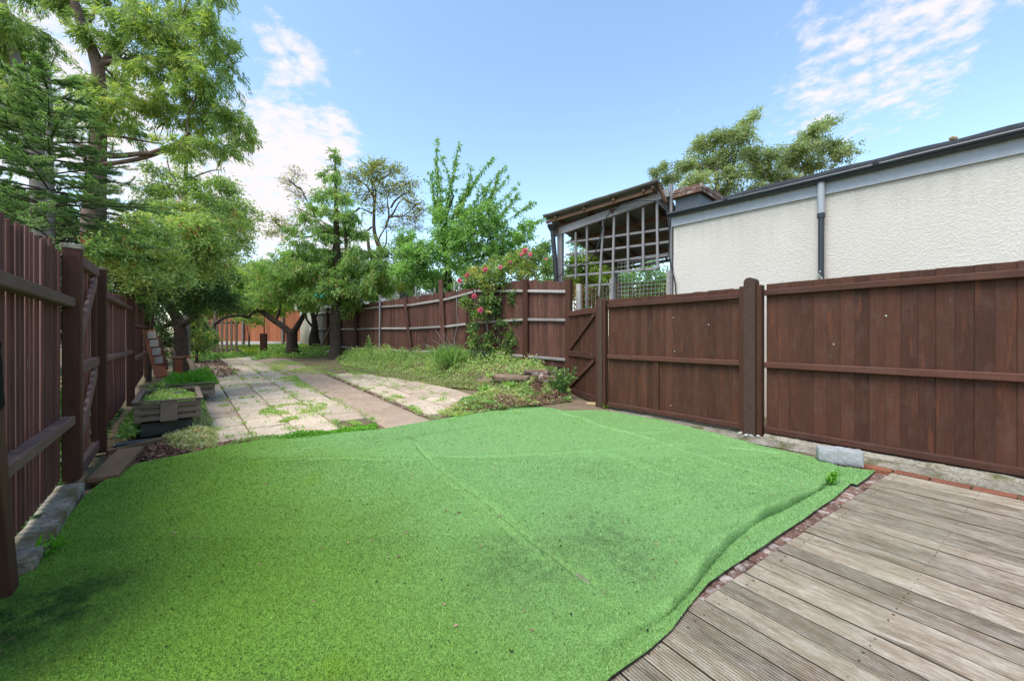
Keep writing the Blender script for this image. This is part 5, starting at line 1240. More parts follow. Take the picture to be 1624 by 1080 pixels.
def rowan():
    Y = 8.6; b = T(287, 592)
    t = Tree('berry_tree', 'leafy shrub tree with small red berries arching over the left fence', 'tree', tuple(b))
    Yb = b.y
    t.trunk([(b.x, Yb, b.z - .1), W(287, 560, Yb), W(288, 530, Yb), W(282, 505, Yb), W(268, 485, Yb - .2), W(250, 460, Yb - .5)], [.19, .155, .14, .13, .10, .07], M['bark'], 10)
    t.limb(W(288, 515, Yb), W(325, 480, Yb - .2), .09, .05); t.limb(W(285, 510, Yb), W(250, 520, Yb + .4), .08, .06); t.limb(W(268, 485, Yb - .2), W(215, 400, Yb - 1.6), .06, .03)
    t.limb(W(262, 478, Yb - .2), W(310, 380, Yb - 1), .06, .03)
    B = [(180, 385, 30, 24, 6.2), (205, 420, 40, 26, 6.4), (235, 385, 44, 32, 7), (285, 365, 44, 34, 7.4), (215, 350, 34, 22, 7), (255, 335, 40, 22, 7.6), (310, 395, 44, 30, 7.8), (345, 360, 30, 24, 8), (250, 430, 44, 26, 7.2), (285, 415, 36, 30, 7.6),
         (330, 425, 36, 24, 8), (170, 415, 18, 22, 6.0), (300, 330, 30, 20, 8), (220, 455, 34, 18, 6.8), (195, 372, 24, 16, 6.3), (350, 330, 24, 22, 8.6), (370, 360, 22, 18, 8.6), (385, 385, 16, 14, 8.8), (265, 400, 40, 30, 6.9), (300, 365, 36, 26, 7.2), (330, 385, 34, 26, 7.6), (240, 415, 40, 26, 6.6), (340, 410, 30, 22, 7.8), (185, 400, 30, 26, 5.7), (215, 385, 34, 26, 5.9), (250, 365, 34, 24, 6.3), (225, 435, 34, 20, 6.1), (160, 395, 22, 20, 5.4), (275, 440, 36, 20, 6.8), (320, 355, 30, 20, 7.2), (385, 345, 22, 12, 8.6), (360, 395, 24, 14, 8.0)]
    for (px, py, rx, ry, Yq) in B:
        c, r = blob(px, py, rx, ry, Yq, .42); r = r * np.array([1.18, 1.1, 1.25]); t.fill(c, r, int(16 + rx * ry * .042), 24, .060, .030, .45, .35, .15, .005, .035, bright=.10 + random.uniform(-.18, .18), core=.6, twl=.7, jitter=.7)
    t.finish(LM['rowan'], M['bark'])
    # berries in bunches
    P = []
    for _ in range(95):
        px, py, rx, ry, Yq = random.choice(B); c, r = blob(px, py, rx, ry, Yq, .42); q = c + norm(rng.normal(size=3)) * r * random.uniform(.6, 1.0)
        if q[1] > c[1]: q[1] = 2 * c[1] - q[1]
        for k in range(9): P.append(q + rng.normal(0, .028, 3))
    g = Geo(); P = np.array(P); n = len(P); O = np.array([[1, 0, 0], [-1, 0, 0], [0, 1, 0], [0, -1, 0], [0, 0, 1], [0, 0, -1]]) * .0115
    V = (P[:, None] + O).reshape(-1, 3); f = np.array([[0, 2, 4], [2, 1, 4], [1, 3, 4], [3, 0, 4], [2, 0, 5], [1, 2, 5], [3, 1, 5], [0, 3, 5]])
    Fc = (np.arange(n)[:, None, None] * 6 + f).reshape(-1, 3); o = obj('berries', mesh_np('berries', V, Fc, LM['berry'], True, attrs={'rnd': np.repeat(rng.random(n), 6)}), t.o)
    # dark glossy shrub behind and below
    bq = gz(W(235, 533, 9.2).x, 9.2)
    s = Tree('dark_shrub', 'dense dark green shrub filling the corner behind the broken bench', 'shrub', bq)
    s.trunk([bq, (bq[0] + .1, bq[1], 1.6)], [.06, .03], M['bark'], 6)
    for (px, py, rx, ry, Yq) in ((260, 460, 44, 22, 9), (310, 470, 44, 26, 9.2), (345, 465, 34, 32, 9.6), (365, 480, 26, 26, 10), (290, 450, 40, 22, 8.8), (240, 500, 26, 40, 10), (262, 545, 22, 30, 10.5), (225, 475, 20, 20, 8.6), (320, 435, 40, 22, 9.2), (355, 430, 28, 22, 9.8), (300, 490, 30, 18, 9.4), (255, 520, 26, 26, 10.6), (240, 560, 24, 24, 10.5)):
        c, r = blob(px, py, rx, ry, Yq, .6); s.fill(c, r, int(20 + rx * ry * .085), 26, .055, .026, .25, .3, .2, .006, .04, bright=random.uniform(-.15, .15), core=.8, twl=.5)
    s.finish(LM['dark'], M['bark'])
    # thin young tree behind with sparse leaves
    Y = 11.5; bq = gz(W(296, 533, Y).x, Y)
    s = Tree('slender_tree', 'slender sparse tree rising above the berry tree', 'tree', bq)
    s.trunk([bq, W(296, 430, Y), W(293, 330, Y), W(296, 232, Y), W(297, 200, Y)], [.09, .075, .06, .04, .02], M['bark_grey'], 8)
    for (x0, y0, x1, y1) in ((293, 320, 265, 250), (296, 290, 350, 270), (293, 350, 350, 320), (293, 360, 240, 330), (294, 300, 240, 285), (294, 385, 370, 355), (293, 330, 390, 345)): s.limb(W(x0, y0, Y), W(x1, y1, Y - .3), .03, .012, .12)
    for (px, py, rx, ry) in ((250, 270, 26, 12), (350, 290, 26, 12), (240, 300, 30, 14), (330, 315, 34, 14), (365, 330, 30, 20), (385, 355, 20, 16), (250, 325, 30, 16), (350, 350, 34, 22), (300, 280, 24, 10), (340, 390, 34, 24), (375, 380, 18, 22), (270, 300, 30, 16), (320, 340, 34, 18), (290, 250, 26, 14), (390, 330, 14, 14), (275, 345, 34, 18), (360, 300, 26, 16), (310, 300, 30, 14)):
        c, r = blob(px, py, rx, ry, Y, .6); s.fill(c, r, int(14 + rx * ry * .085), 16, .10, .036, .3, .5, .2, .006, .06, bright=random.uniform(-.15, .15), core=.8, twl=.5)
    s.finish(LM['apple'], M['bark_grey'])
def apple_and_conifer():
    b = T(464, 564); Y = b.y
    t = Tree('apple_tree', 'old dark trunked apple tree forked low with an arching left limb', 'tree', tuple(b))
    t.trunk([(b.x, Y, b.z - .1), W(463, 545, Y), W(463, 528, Y)], [.26, .21, .20], M['bark_dark'], 10)
    t.trunk([W(462, 530, Y), W(450, 518, Y), W(432, 507, Y), W(420, 497, Y), W(408, 491, Y)], [.15, .12, .11, .09, .07], M['bark_dark'], 8, 'limb')
    t.trunk([W(408, 491, Y), W(398, 497, Y - .2), W(394, 505, Y - .2), W(385, 500, Y - .5), W(372, 501, Y - .7), W(360, 502, Y - .8), W(348, 508, Y - .9), W(338, 517, Y - .9), W(329, 526, Y - .9)], [.06, .06, .06, .055, .06, .06, .055, .05, .04], M['bark_dark'], 8, 'arching_limb')
    t.trunk([W(464, 530, Y), W(470, 520, Y), W(477, 508, Y), W(484, 497, Y), W(480, 485, Y), W(470, 474, Y), W(462, 462, Y)], [.14, .12, .10, .09, .08, .07, .05], M['bark_dark'], 8, 'limb')
    t.limb(W(437, 508, Y), W(446, 470, Y), .06, .04); t.limb(W(420, 494, Y), W(400, 440, Y), .04, .02)
    for (px, py, rx, ry) in ((425, 430, 30, 22), (455, 440, 34, 26), (490, 445, 30, 26), (415, 465, 22, 20), (440, 465, 26, 18), (475, 470, 26, 16), (400, 440, 20, 22), (406, 508, 12, 12), (450, 415, 36, 18), (485, 420, 30, 22), (505, 455, 22, 24), (398, 480, 16, 10), (385, 505, 14, 6), (520, 440, 24, 24)):
        c, r = blob(px, py, rx, ry, Y + random.uniform(-.5, .6), .7); t.fill(c, r, int(14 + rx * ry * .10), 22, .085, .042, .2, .35, .2, .007, .05, bright=random.uniform(-.15, .15), core=.8, twl=.5)
    t.finish(LM['apple'], M['bark_dark'])
    b = T(505, 562); Y = 16.8
    t = Tree('old_stump_tree', 'leaning dark trunk between the apple tree and the grey fence', 'tree', (b.x, Y, b.z))
    t.trunk([W(503, 558, Y), W(497, 540, Y), W(500, 515, Y), W(494, 490, Y)], [.24, .22, .12, .08], M['bark_dark'], 9)
    t.limb(W(498, 540, Y), W(486, 500, Y), .06, .04, .15); t.limb(W(499, 535, Y), W(508, 470, Y), .05, .03, .15)
    t.finish(LM['apple'], M['bark_dark'])
    b = T(532, 566); Y = b.y
    t = Tree('conifer_tree', 'straggly conifer with a bare straight trunk and drooping dark sprays', 'tree', tuple(b))
    t.trunk([(b.x, Y, b.z - .1), W(533, 540, Y), W(533, 500, Y), W(533, 440, Y), W(534, 380, Y), W(533, 320, Y), W(532, 270, Y), W(531, 238, Y)], [.25, .17, .16, .14, .11, .07, .04, .015], M['bark'], 10)
    t.trunk([W(536, 470, Y), W(549, 420, Y), W(549, 380, Y), W(545, 340, Y)], [.08, .075, .06, .03], M['bark'], 8, 'limb')
    B = [(430, 445, 28, 20), (415, 470, 24, 12), (610, 455, 22, 18), (600, 420, 22, 18), (475, 405, 26, 18), (455, 470, 26, 12), (580, 465, 24, 14), (500, 470, 26, 12), (545, 495, 14, 8), (533, 445, 28, 22), (530, 405, 24, 18), (536, 365, 20, 16), (505, 425, 26, 18), (560, 415, 24, 18), (531, 250, 6, 18), (513, 275, 6, 12), (534, 280, 14, 18), (525, 305, 22, 16), (545, 315, 22, 16), (505, 310, 20, 14), (495, 330, 18, 12), (520, 335, 24, 14), (555, 340, 26, 18), (485, 345, 16, 10), (500, 360, 22, 14), (530, 365, 24, 14), (560, 365, 26, 16),
         (475, 385, 24, 16), (500, 395, 26, 16), (530, 400, 26, 16), (565, 395, 26, 18), (460, 405, 22, 14), (590, 405, 18, 18), (480, 425, 30, 18), (515, 430, 28, 20), (550, 430, 30, 20), (580, 430, 22, 20), (455, 435, 26, 16), (530, 455, 26, 18), (560, 455, 26, 20), (500, 455, 22, 16), (585, 450, 16, 16), (445, 455, 24, 16), (470, 440, 26, 18), (490, 480, 18, 12), (425, 425, 22, 14), (560, 480, 16, 12), (600, 430, 16, 14), (575, 370, 22, 14), (515, 375, 26, 14), (545, 345, 24, 12), (510, 410, 30, 12), (470, 365, 18, 12), (545, 475, 16, 14), (520, 470, 18, 14)]
    for (px, py, rx, ry) in B:
        if rx > 12 and py < 410: rx *= .9; ry *= .75
        c, r = blob(px, py, rx, ry, Y + random.uniform(-.6, .6), .3 + rx * .025); t.fill(c, r, int(8 + rx * ry * (.12 if py > 400 else .08)), 20, .15, .040, .45, .9, .15, .008, .05, bright=random.uniform(-.15, .15) + .1 * (py > 420), core=.8, twl=.5, jitter=.4)
    t.finish(LM['cyp'], M['bark'])
    # bare spreading tree behind
    Y = 21; bq = gz(W(602, 533, Y).x, Y)
    t = Tree('sparse_tree', 'half bare spreading tree with yellowing leaves behind the conifer', 'tree', bq)
    t.trunk([bq, W(598, 440, Y), W(606, 400, Y), W(592, 370, Y), W(594, 320, Y), W(590, 290, Y)], [.24, .20, .15, .10, .06, .03], M['bark'], 8)
    t.trunk([W(600, 420, Y), W(585, 400, Y), W(583, 370, Y)], [.14, .10, .06], M['bark'], 8, 'limb')
    L1 = [(600, 395, 618, 345), (618, 345, 640, 315), (618, 345, 655, 330), (595, 340, 570, 330), (570, 330, 545, 345), (594, 320, 600, 275), (594, 315, 565, 280), (606, 400, 612, 360), (612, 360, 620, 300), (640, 315, 665, 325), (655, 330, 672, 318), (590, 360, 560, 370), (600, 290, 620, 270),
          (555, 385, 500, 345), (500, 345, 478, 300), (500, 345, 470, 330), (478, 300, 455, 283), (560, 400, 495, 375), (495, 375, 455, 370), (455, 370, 430, 345), (620, 330, 650, 300)]
    for x0, y0, x1, y1 in L1: t.limb(W(x0, y0, Y), W(x1, y1, Y + random.uniform(-.5, .5)), .06, .02, .12, 8, 0, 5)
    for (px, py, rx, ry, nl) in ((590, 275, 34, 20, 12), (610, 300, 36, 22, 8), (640, 300, 28, 20, 6), (655, 325, 26, 18, 5), (575, 310, 26, 20, 6), (600, 330, 30, 16, 4), (460, 290, 24, 14, 3), (475, 310, 22, 16, 2), (450, 360, 30, 14, 4), (440, 350, 22, 12, 4), (660, 345, 24, 14, 3), (640, 350, 30, 20, 1), (560, 285, 20, 18, 8), (480, 340, 20, 16, 2), (625, 270, 24, 14, 7), (650, 290, 22, 14, 4), (670, 335, 22, 12, 3), (600, 260, 24, 10, 9), (540, 300, 24, 16, 4), (660, 360, 24, 14, 1), (620, 360, 24, 16, 1), (470, 275, 20, 10, 3), (430, 370, 22, 10, 4), (490, 360, 24, 14, 3)):
        c, r = blob(px, py, rx, ry, Y, 1.0); t.fill(c, r, int(44 + rx * ry * .16), max(1, int(nl * .6)), .12, .07, .05, .0, .25, .011, .06, bright=random.uniform(-.1, .25), core=.6, twl=.9)
    t.finish(LM['yellow'], M['bark'])
def cherry():
    Y = 14.0; bq = gz(W(715, 533, Y).x, Y)
    t = Tree('cherry_tree', 'bright green cherry tree with long upright shoots behind the sagging fence', 'tree', bq)
    t.trunk([bq, W(712, 450, Y), W(708, 400, Y), W(700, 370, Y)], [.16, .13, .11, .08], M['bark_dark'], 8)
    t.limb(W(708, 410, Y), W(760, 350, Y), .07, .04); t.limb(W(705, 390, Y), W(692, 330, Y), .06, .03); t.limb(W(710, 420, Y), W(800, 390, Y), .06, .03); t.limb(W(706, 385, Y), W(720, 310, Y), .05, .03)
    SH = [(700, 360, 690, 300, 694, 222), (705, 340, 715, 290, 729, 226), (715, 350, 740, 295, 784, 250), (730, 350, 760, 310, 803, 262), (740, 350, 775, 320, 806, 280), (745, 360, 790, 330, 822, 290), (750, 370, 800, 345, 822, 305), (760, 375, 810, 350, 844, 320),
          (770, 390, 820, 365, 866, 345), (700, 350, 684, 320, 686, 272), (710, 335, 725, 300, 700, 250), (725, 340, 750, 300, 745, 262), (735, 345, 765, 325, 775, 295), (690, 360, 690, 330, 688, 290), (770, 400, 810, 385, 850, 375), (700, 345, 700, 300, 690, 250), (750, 350, 790, 300, 790, 275), (720, 330, 740, 310, 758, 280)]
    P = []; D = []; Rn = []
    for (x0, y0, x1, y1, x2, y2) in SH:
        a, m_, e = [np.array(W(x, y, Y + random.uniform(-.4, .4))) for x, y in ((x0, y0), (x1, y1), (x2, y2))]; tt = np.linspace(0, 1, 12)[:, None]; Q = (1 - tt) ** 2 * a + 2 * tt * (1 - tt) * m_ + tt ** 2 * e
        t.br.tube(Q, np.linspace(.022, .005, 12), 4); L_ = np.linalg.norm(e - a); n = int(L_ * 85); u = rng.uniform(.08, 1.03, n)
        q = np.stack([np.interp(u, tt[:, 0], Q[:, i]) for i in range(3)], 1) + rng.normal(0, .035, (n, 3)); d = rng.normal(0, .6, (n, 3)); d[:, 2] -= .8
        t.P.append(q); t.D.append(d); t.L.append(rng.uniform(.10, .16, n)); t.Wd.append(rng.uniform(.042, .062, n)); t.R.append(np.clip(rng.normal(.5, .2, n), 0, 1))
        for k in range(3):   # side shoots
            u0 = random.uniform(.2, .85); s0 = np.array([np.interp(u0, tt[:, 0], Q[:, i]) for i in range(3)]); s1 = s0 + norm(rng.normal(size=3) * [1, 1, .5] + np.array([.3, 0, .5])) * random.uniform(.25, .6); n = 22; v = rng.random((n, 1))
            t.br.tube([s0, s1], [.008, .004], 3); t.P.append(s0 + (s1 - s0) * v + rng.normal(0, .03, (n, 3))); d = rng.normal(0, .6, (n, 3)); d[:, 2] -= .8; t.D.append(d); t.L.append(rng.uniform(.10, .15, n)); t.Wd.append(rng.uniform(.04, .06, n)); t.R.append(np.clip(rng.normal(.5, .2, n), 0, 1))
    for (px, py, rx, ry) in ((700, 340, 22, 24), (730, 345, 26, 28), (760, 350, 28, 24), (700, 375, 30, 22), (745, 385, 40, 26), (790, 370, 30, 20), (780, 400, 44, 26), (680, 400, 34, 24), (720, 420, 44, 28), (760, 430, 44, 28), (810, 405, 30, 18), (655, 395, 24, 18), (645, 375, 20, 14), (690, 440, 30, 20), (820, 380, 24, 12), (665, 415, 30, 24), (640, 430, 26, 22), (700, 455, 40, 20), (750, 455, 40, 18), (735, 365, 36, 24), (790, 350, 22, 16), (835, 360, 22, 10), (780, 330, 22, 14), (660, 440, 30, 22), (720, 385, 34, 24)):
        c, r = blob(px, py, rx, ry, Y + random.uniform(-.5, .6), .8); t.fill(c, r, int(9 + rx * ry * .06), 20, .13, .055, .2, .6, .2, .008, .06, bright=random.uniform(-.15, .15) + .05, core=.8, twl=.6)
    t.finish(LM['cherry'], M['bark_dark'])
def shrub(name, label, base, B, leafm, L_, Wd, dens=.08, lv=20, cat='shrub', Yj=.4, dep=None, bright=0, group=None, barkm='bark'):
    s = Tree(name, label, cat, base, group); s.trunk([base, (base[0], base[1], base[2] + .8)], [.05, .03], M[barkm], 6)
    for (px, py, rx, ry, Y) in B:
        c, r = blob(px, py, rx, ry, Y + random.uniform(-Yj, Yj), dep); s.fill(c, r, int(10 + rx * ry * dens), lv, L_, Wd, .15, .2, .25, .008, L_ * .6, bright=bright + random.uniform(-.15, .15), core=.85, twl=L_ * 7)
    return s.finish(leafm, M[barkm])
def background():
    b = lambda px, Y: gz(W(px, 533, Y).x, Y)
    shrub('hedge_bush', 'mid green bush behind the sagging fence left of the cherry tree', b(640, 18), [(640, 400, 26, 20, 18), (625, 425, 20, 18, 18), (610, 400, 18, 16, 18), (600, 440, 24, 20, 18), (660, 400, 24, 20, 18), (650, 455, 30, 14, 18), (660, 430, 30, 22, 17.5), (690, 445, 34, 18, 17), (640, 385, 18, 14, 18)], LM['far'], .12, .06, .09)
    shrub('ornamental_maple', 'small shrub with orange and yellow tinted leaves beside the white shed', b(595, 15.2), [(600, 435, 18, 14, 15.2), (585, 450, 14, 14, 15.2), (620, 448, 20, 10, 15), (645, 455, 16, 12, 15), (598, 468, 12, 10, 15)], LM['yellow'], .10, .05, .12)
    shrub('background_bush', 'green bush between the rose and the lean-to drainpipe', b(850, 12), [(850, 405, 24, 18, 12), (870, 425, 16, 20, 11.5), (835, 425, 22, 18, 12), (865, 395, 14, 12, 12.5)], LM['far'], .09, .045, .12)
    shrub('yellow_shrub', 'yellow green leafy shrub glowing behind the batten trellis', b(925, 13), [(915, 420, 24, 22, 13), (945, 410, 24, 20, 13), (935, 440, 34, 18, 12.8), (970, 425, 18, 22, 13.4)], LM['lime'], .11, .055, .12)
    shrub('green_shrub', 'fresh green shrub behind the wire mesh panel', b(1010, 14), [(1000, 440, 26, 20, 14), (1030, 425, 18, 16, 14), (990, 415, 18, 14, 14.4), (1050, 440, 14, 22, 13.6), (925, 385, 30, 12, 16), (1025, 455, 24, 12, 14)], LM['cherry'], .11, .05, .10)
    shrub('lime_shrub', 'sunlit yellow green bush in the middle of the far garden', b(395, 19), [(395, 455, 24, 22, 19), (375, 440, 22, 18, 19), (415, 440, 20, 20, 19.5), (390, 480, 26, 14, 19), (350, 478, 26, 14, 19), (425, 475, 22, 14, 19), (445, 485, 22, 12, 19), (330, 485, 22, 12, 18.5), (300, 480, 24, 18, 18.5), (460, 460, 24, 20, 19), (350, 492, 30, 9, 19), (395, 494, 30, 8, 19), (435, 493, 26, 9, 19), (365, 470, 26, 12, 18), (350, 480, 30, 18, 17), (395, 482, 30, 16, 17), (440, 482, 30, 16, 17.5), (320, 488, 30, 16, 17)], LM['lime'], .13, .06, .12)
    # far trees seen through the gap
    shrub('far_tree', 'rounded pale green tree far off between the berry tree and apple tree', b(385, 34), [(385, 430, 34, 16, 34), (410, 425, 26, 14, 34), (360, 435, 26, 20, 34), (400, 450, 40, 18, 33), (370, 415, 14, 10, 34)], LM['birch'], .22, .12, .14, cat='tree', Yj=1)
    shrub('far_tree', 'distant low green tree line behind the apple tree', b(450, 38), [(450, 440, 40, 30, 38), (500, 460, 40, 30, 38), (560, 470, 50, 26, 38), (620, 470, 50, 24, 36)], LM['far'], .25, .13, .16, cat='tree', Yj=1)
    shrub('back_hedge', 'long green hedge closing the view behind the lean-to', b(980, 17), [(900, 455, 34, 26, 17), (940, 470, 34, 26, 17), (985, 470, 34, 30, 17), (1030, 470, 34, 28, 17), (1065, 455, 20, 26, 17), (870, 460, 30, 30, 17), (960, 440, 30, 12, 17)], LM['far'], .16, .08, .13, cat='hedge')
    shrub('boundary_hedge', 'ragged green hedge behind the orange fence at left', b(320, 26), [(320, 480, 40, 30, 26), (350, 485, 30, 22, 27), (385, 480, 30, 24, 27), (420, 480, 30, 24, 27), (455, 480, 30, 24, 27), (345, 450, 30, 30, 27), (290, 450, 34, 40, 24), (365, 470, 20, 18, 26)], LM['far'], .18, .09, .10, cat='hedge')
    shrub('laurel_hedge', 'tall dark hedge behind the left fence', b(40, 11), [(20, 330, 60, 50, 11), (90, 350, 50, 50, 11), (150, 380, 44, 40, 11.5), (200, 420, 40, 40, 12), (60, 430, 70, 60, 11), (230, 470, 40, 40, 13), (-60, 350, 80, 90, 10), (150, 470, 60, 50, 12), (180, 520, 70, 40, 12), (40, 520, 90, 50, 10.5)], LM['dark'], .13, .06, .05, cat='hedge')
    shrub('leaf_clump', 'variegated green shrub between the trunk and the picket fence', b(312, 13), [(312, 520, 16, 26, 13), (320, 545, 14, 16, 13), (300, 540, 12, 22, 12.5), (302, 505, 14, 16, 13), (330, 535, 14, 16, 14)], LM['rose'], .09, .045, .16)
    # birch above the roof
    Y = 26; bq = (W(1160, 533, Y).x, Y, 0)
    t = Tree('birch_tree', 'airy silver birch rising behind the flat roof of the cream building', 'tree', bq)
    t.trunk([bq, W(1140, 380, Y), W(1138, 310, Y), W(1136, 260, Y), (W(1150, 215, Y))], [.25, .2, .16, .11, .05], M['bark_grey'], 8)
    t.trunk([W(1142, 340, Y), W(1155, 290, Y), W(1165, 250, Y), W(1188, 200, Y)], [.12, .09, .06, .03], M['bark_grey'], 7, 'limb')
    t.limb(W(1200, 420, Y), W(1260, 290, Y), .16, .09); t.limb(W(1260, 290, Y), W(1300, 215, Y), .08, .03); t.limb(W(1260, 290, Y), W(1335, 240, Y), .07, .03)
    for (px, py, rx, ry) in ((1188, 190, 14, 14), (1175, 215, 26, 18), (1140, 220, 24, 16), (1110, 230, 20, 14), (1150, 250, 30, 16), (1190, 245, 28, 20), (1120, 262, 34, 18), (1085, 262, 20, 12), (1160, 275, 30, 14), (1205, 270, 22, 18), (1045, 270, 16, 10), (1060, 285, 20, 10), (1100, 285, 26, 12), (1150, 300, 30, 10),
                             (1290, 210, 20, 16), (1305, 200, 14, 12), (1270, 235, 26, 16), (1310, 235, 26, 16), (1340, 240, 16, 14), (1255, 255, 26, 14), (1235, 280, 30, 14), (1290, 262, 30, 12), (1225, 245, 14, 10), (1200, 300, 24, 12), (1250, 290, 26, 10)):
        c, r = blob(px, py, rx, ry, Y + random.uniform(-1, 1), 1.2); r = r * 1.12; t.fill(c, r, int(26 + rx * ry * .17), 22, .15, .085, .35, .5, .2, .012, .10, bright=random.uniform(-.15, .15), core=.8, twl=.9)
    t.finish(LM['birch'], M['bark_grey'])
def rose():
    Y = 9.5; p = W(745, 570, Y); bq = (p.x, Y, float(H(p.x, Y)) - .05)
    t = Tree('rose_bush', 'climbing rose with bright pink blooms sprawling over the sagging fence', 'rose bush', bq)
    t.trunk([bq, W(747, 530, Y), W(745, 500, Y), W(752, 470, Y)], [.04, .035, .03, .02], M['bark'], 7)
    t.trunk([(bq[0] + .2, Y, bq[2]), W(775, 530, Y), W(768, 490, Y), W(780, 440, Y)], [.03, .025, .02, .015], M['bark_grey'], 6, 'cane')
    for x0, y0, x1, y1 in ((752, 470, 735, 440), (755, 460, 800, 420), (780, 440, 835, 400), (745, 500, 762, 475), (780, 440, 760, 425), (775, 530, 815, 500), (815, 500, 800, 570)): t.limb(W(x0, y0, Y), W(x1, y1, Y - .1), .015, .007, .1)
    B = [(760, 432, 22, 14), (785, 430, 22, 16), (800, 420, 22, 16), (820, 415, 20, 14), (770, 450, 24, 16), (795, 445, 24, 16), (825, 435, 18, 12), (775, 475, 20, 18), (760, 495, 16, 14), (785, 490, 16, 14), (740, 478, 14, 10), (745, 440, 14, 8), (815, 470, 12, 14), (840, 425, 12, 10),
         (800, 515, 14, 18), (812, 540, 14, 18), (805, 560, 16, 16), (755, 545, 12, 18), (775, 540, 12, 16), (780, 565, 16, 12), (820, 510, 10, 14), (750, 520, 8, 10), (830, 400, 12, 8)]
    for (px, py, rx, ry) in B:
        c, r = blob(px, py, rx * 1.1, ry * 1.1, Y - .15 + random.uniform(-.15, .1), .28); t.fill(c, r, int(10 + rx * ry * .09), 17, .066, .038, .1, .1, .25, .004, .035, bright=random.uniform(-.15, .2) + (.1 if py < 470 else -.12), core=.85, twl=.3)
    t.finish(LM['rose'], M['bark'])
    for (px, py, s) in ((742, 437, 1.1), (729, 446, 1), (770, 428, .95), (794, 424, .8), (833, 398, 1.1), (841, 404, .9), (827, 404, .7), (752, 470, 1), (762, 492, 1.15), (866, 411, .5), (809, 416, .6)):
        c = np.array(W(px, py, Y - .42)); P = []; D = []; n = 26
        for i in range(n):
            f = i / n; th = i * 2.4; rr = .012 + .05 * f; d = np.array([math.cos(th), math.sin(th), 0]); 
            d3 = norm(np.array([math.cos(th) * (.25 + f), -.75 + .4 * f, math.sin(th) * (.25 + f)])); P.append(c + d3 * .004); D.append(d3)
        o = leaf_mesh('bloom', np.array(P), np.array(D), np.linspace(.04, .078, n) * s, np.linspace(.04, .065, n) * s, np.clip(rng.normal(.5 if s > .9 else .75, .2, n), 0, 1), LM['petal'], t.o, .5)

def cover(name, label, pts, n, hmin, hmax, L_, Wd, leafm, cat, kind='stuff', z=None, world=False, flat=False, bright=0.0, group=None, edge=.12, patchy=.0, parent=None):
    """leafy ground cover inside a polygon given by photo points on the terrain"""
    poly = pts if world else [tuple(T(*p)[:2]) for p in pts]; A = np.array(poly); lo, hi = A.min(0), A.max(0)
    P = np.zeros((0, 2)); k = 0
    while len(P) < n and k < 40:
        q = rng.uniform(lo, hi, (n * 2, 2)); q = q[poly_inside(poly, q[:, 0], q[:, 1])]
        if patchy:
            f = np.sin(q[:, 0] * 5.3 + 1.7 * np.sin(q[:, 1] * 3.1)) * np.sin(q[:, 1] * 4.7 + 1.3 * np.sin(q[:, 0] * 2.9)) + .5 * np.sin(q[:, 0] * 13 + q[:, 1] * 9) * np.sin(q[:, 1] * 12)
            q = q[f > patchy * 1.2 - .6 + rng.normal(0, .15, len(q))]
        P = np.concatenate([P, q]); k += 1
    P = P[:n]; n = len(P); x, y = P[:, 0], P[:, 1]
    d, _, _, _, _ = seg_near(poly, x, y); e = np.clip(d / edge, .15, 1)
    gh = (H(x, y) if z is None else z) - .01
    bump = .55 + .45 * np.sin(x * 6 + 2 * np.sin(y * 5)) * np.sin(y * 7)
    hh = hmin + (hmax - hmin) * rng.random(n) * e * bump
    base = np.stack([x, y, gh + hh], 1); a = rng.uniform(0, 2 * np.pi, n)
    el = rng.normal(.15, .3, n) if flat else rng.normal(.35, .45, n)
    D = np.stack([np.cos(a) * np.cos(el), np.sin(a) * np.cos(el), np.sin(el)], 1)
    rn = np.clip(.42 + bright + .16 * (hh - hmin) / (hmax - hmin + 1e-6) + .12 * np.sin(x * 3 + y * 4) + rng.normal(0, .25, n), 0, 1)
    o = leaf_mesh(name, base, D, L_ * rng.uniform(.6, 1.25, n), Wd * rng.uniform(.7, 1.2, n), rn, leafm, parent, .2)
    if parent is None: tag(o, label, cat, group, kind)
    return o
def plant(name, label, c, stems, h, leaves, L_, Wd, leafm, cat='plant', spread=.1, bright=0, group=None, lean=.5):
    t = Tree(name, label, cat, tuple(c), group); c = np.array(c, float)
    for i in range(stems):
        a = random.uniform(0, 6.28); e = c + np.array([math.cos(a) * spread * random.random() * 1.6, math.sin(a) * spread * random.random() * 1.6, h * random.uniform(.6, 1.0)])
        Q = curve(c + rng.normal(0, spread * .15, 3) * [1, 1, 0], e, 5, .1); t.br.tube(Q, [.004, .0035, .003, .0025, .002], 3); n = leaves; u = rng.uniform(.15, 1, n)
        q = np.stack([np.interp(u, np.linspace(0, 1, 5), Q[:, k]) for k in range(3)], 1); d = rng.normal(0, .7, (n, 3)); d[:, 2] += lean * .5
        t.P.append(q); t.D.append(d); t.L.append(L_ * rng.uniform(.7, 1.2, n)); t.Wd.append(Wd * rng.uniform(.7, 1.2, n)); t.R.append(np.clip(rng.normal(.5 + bright, .15, n), 0, 1))
    return t.finish(leafm, leafm, 'leaves')
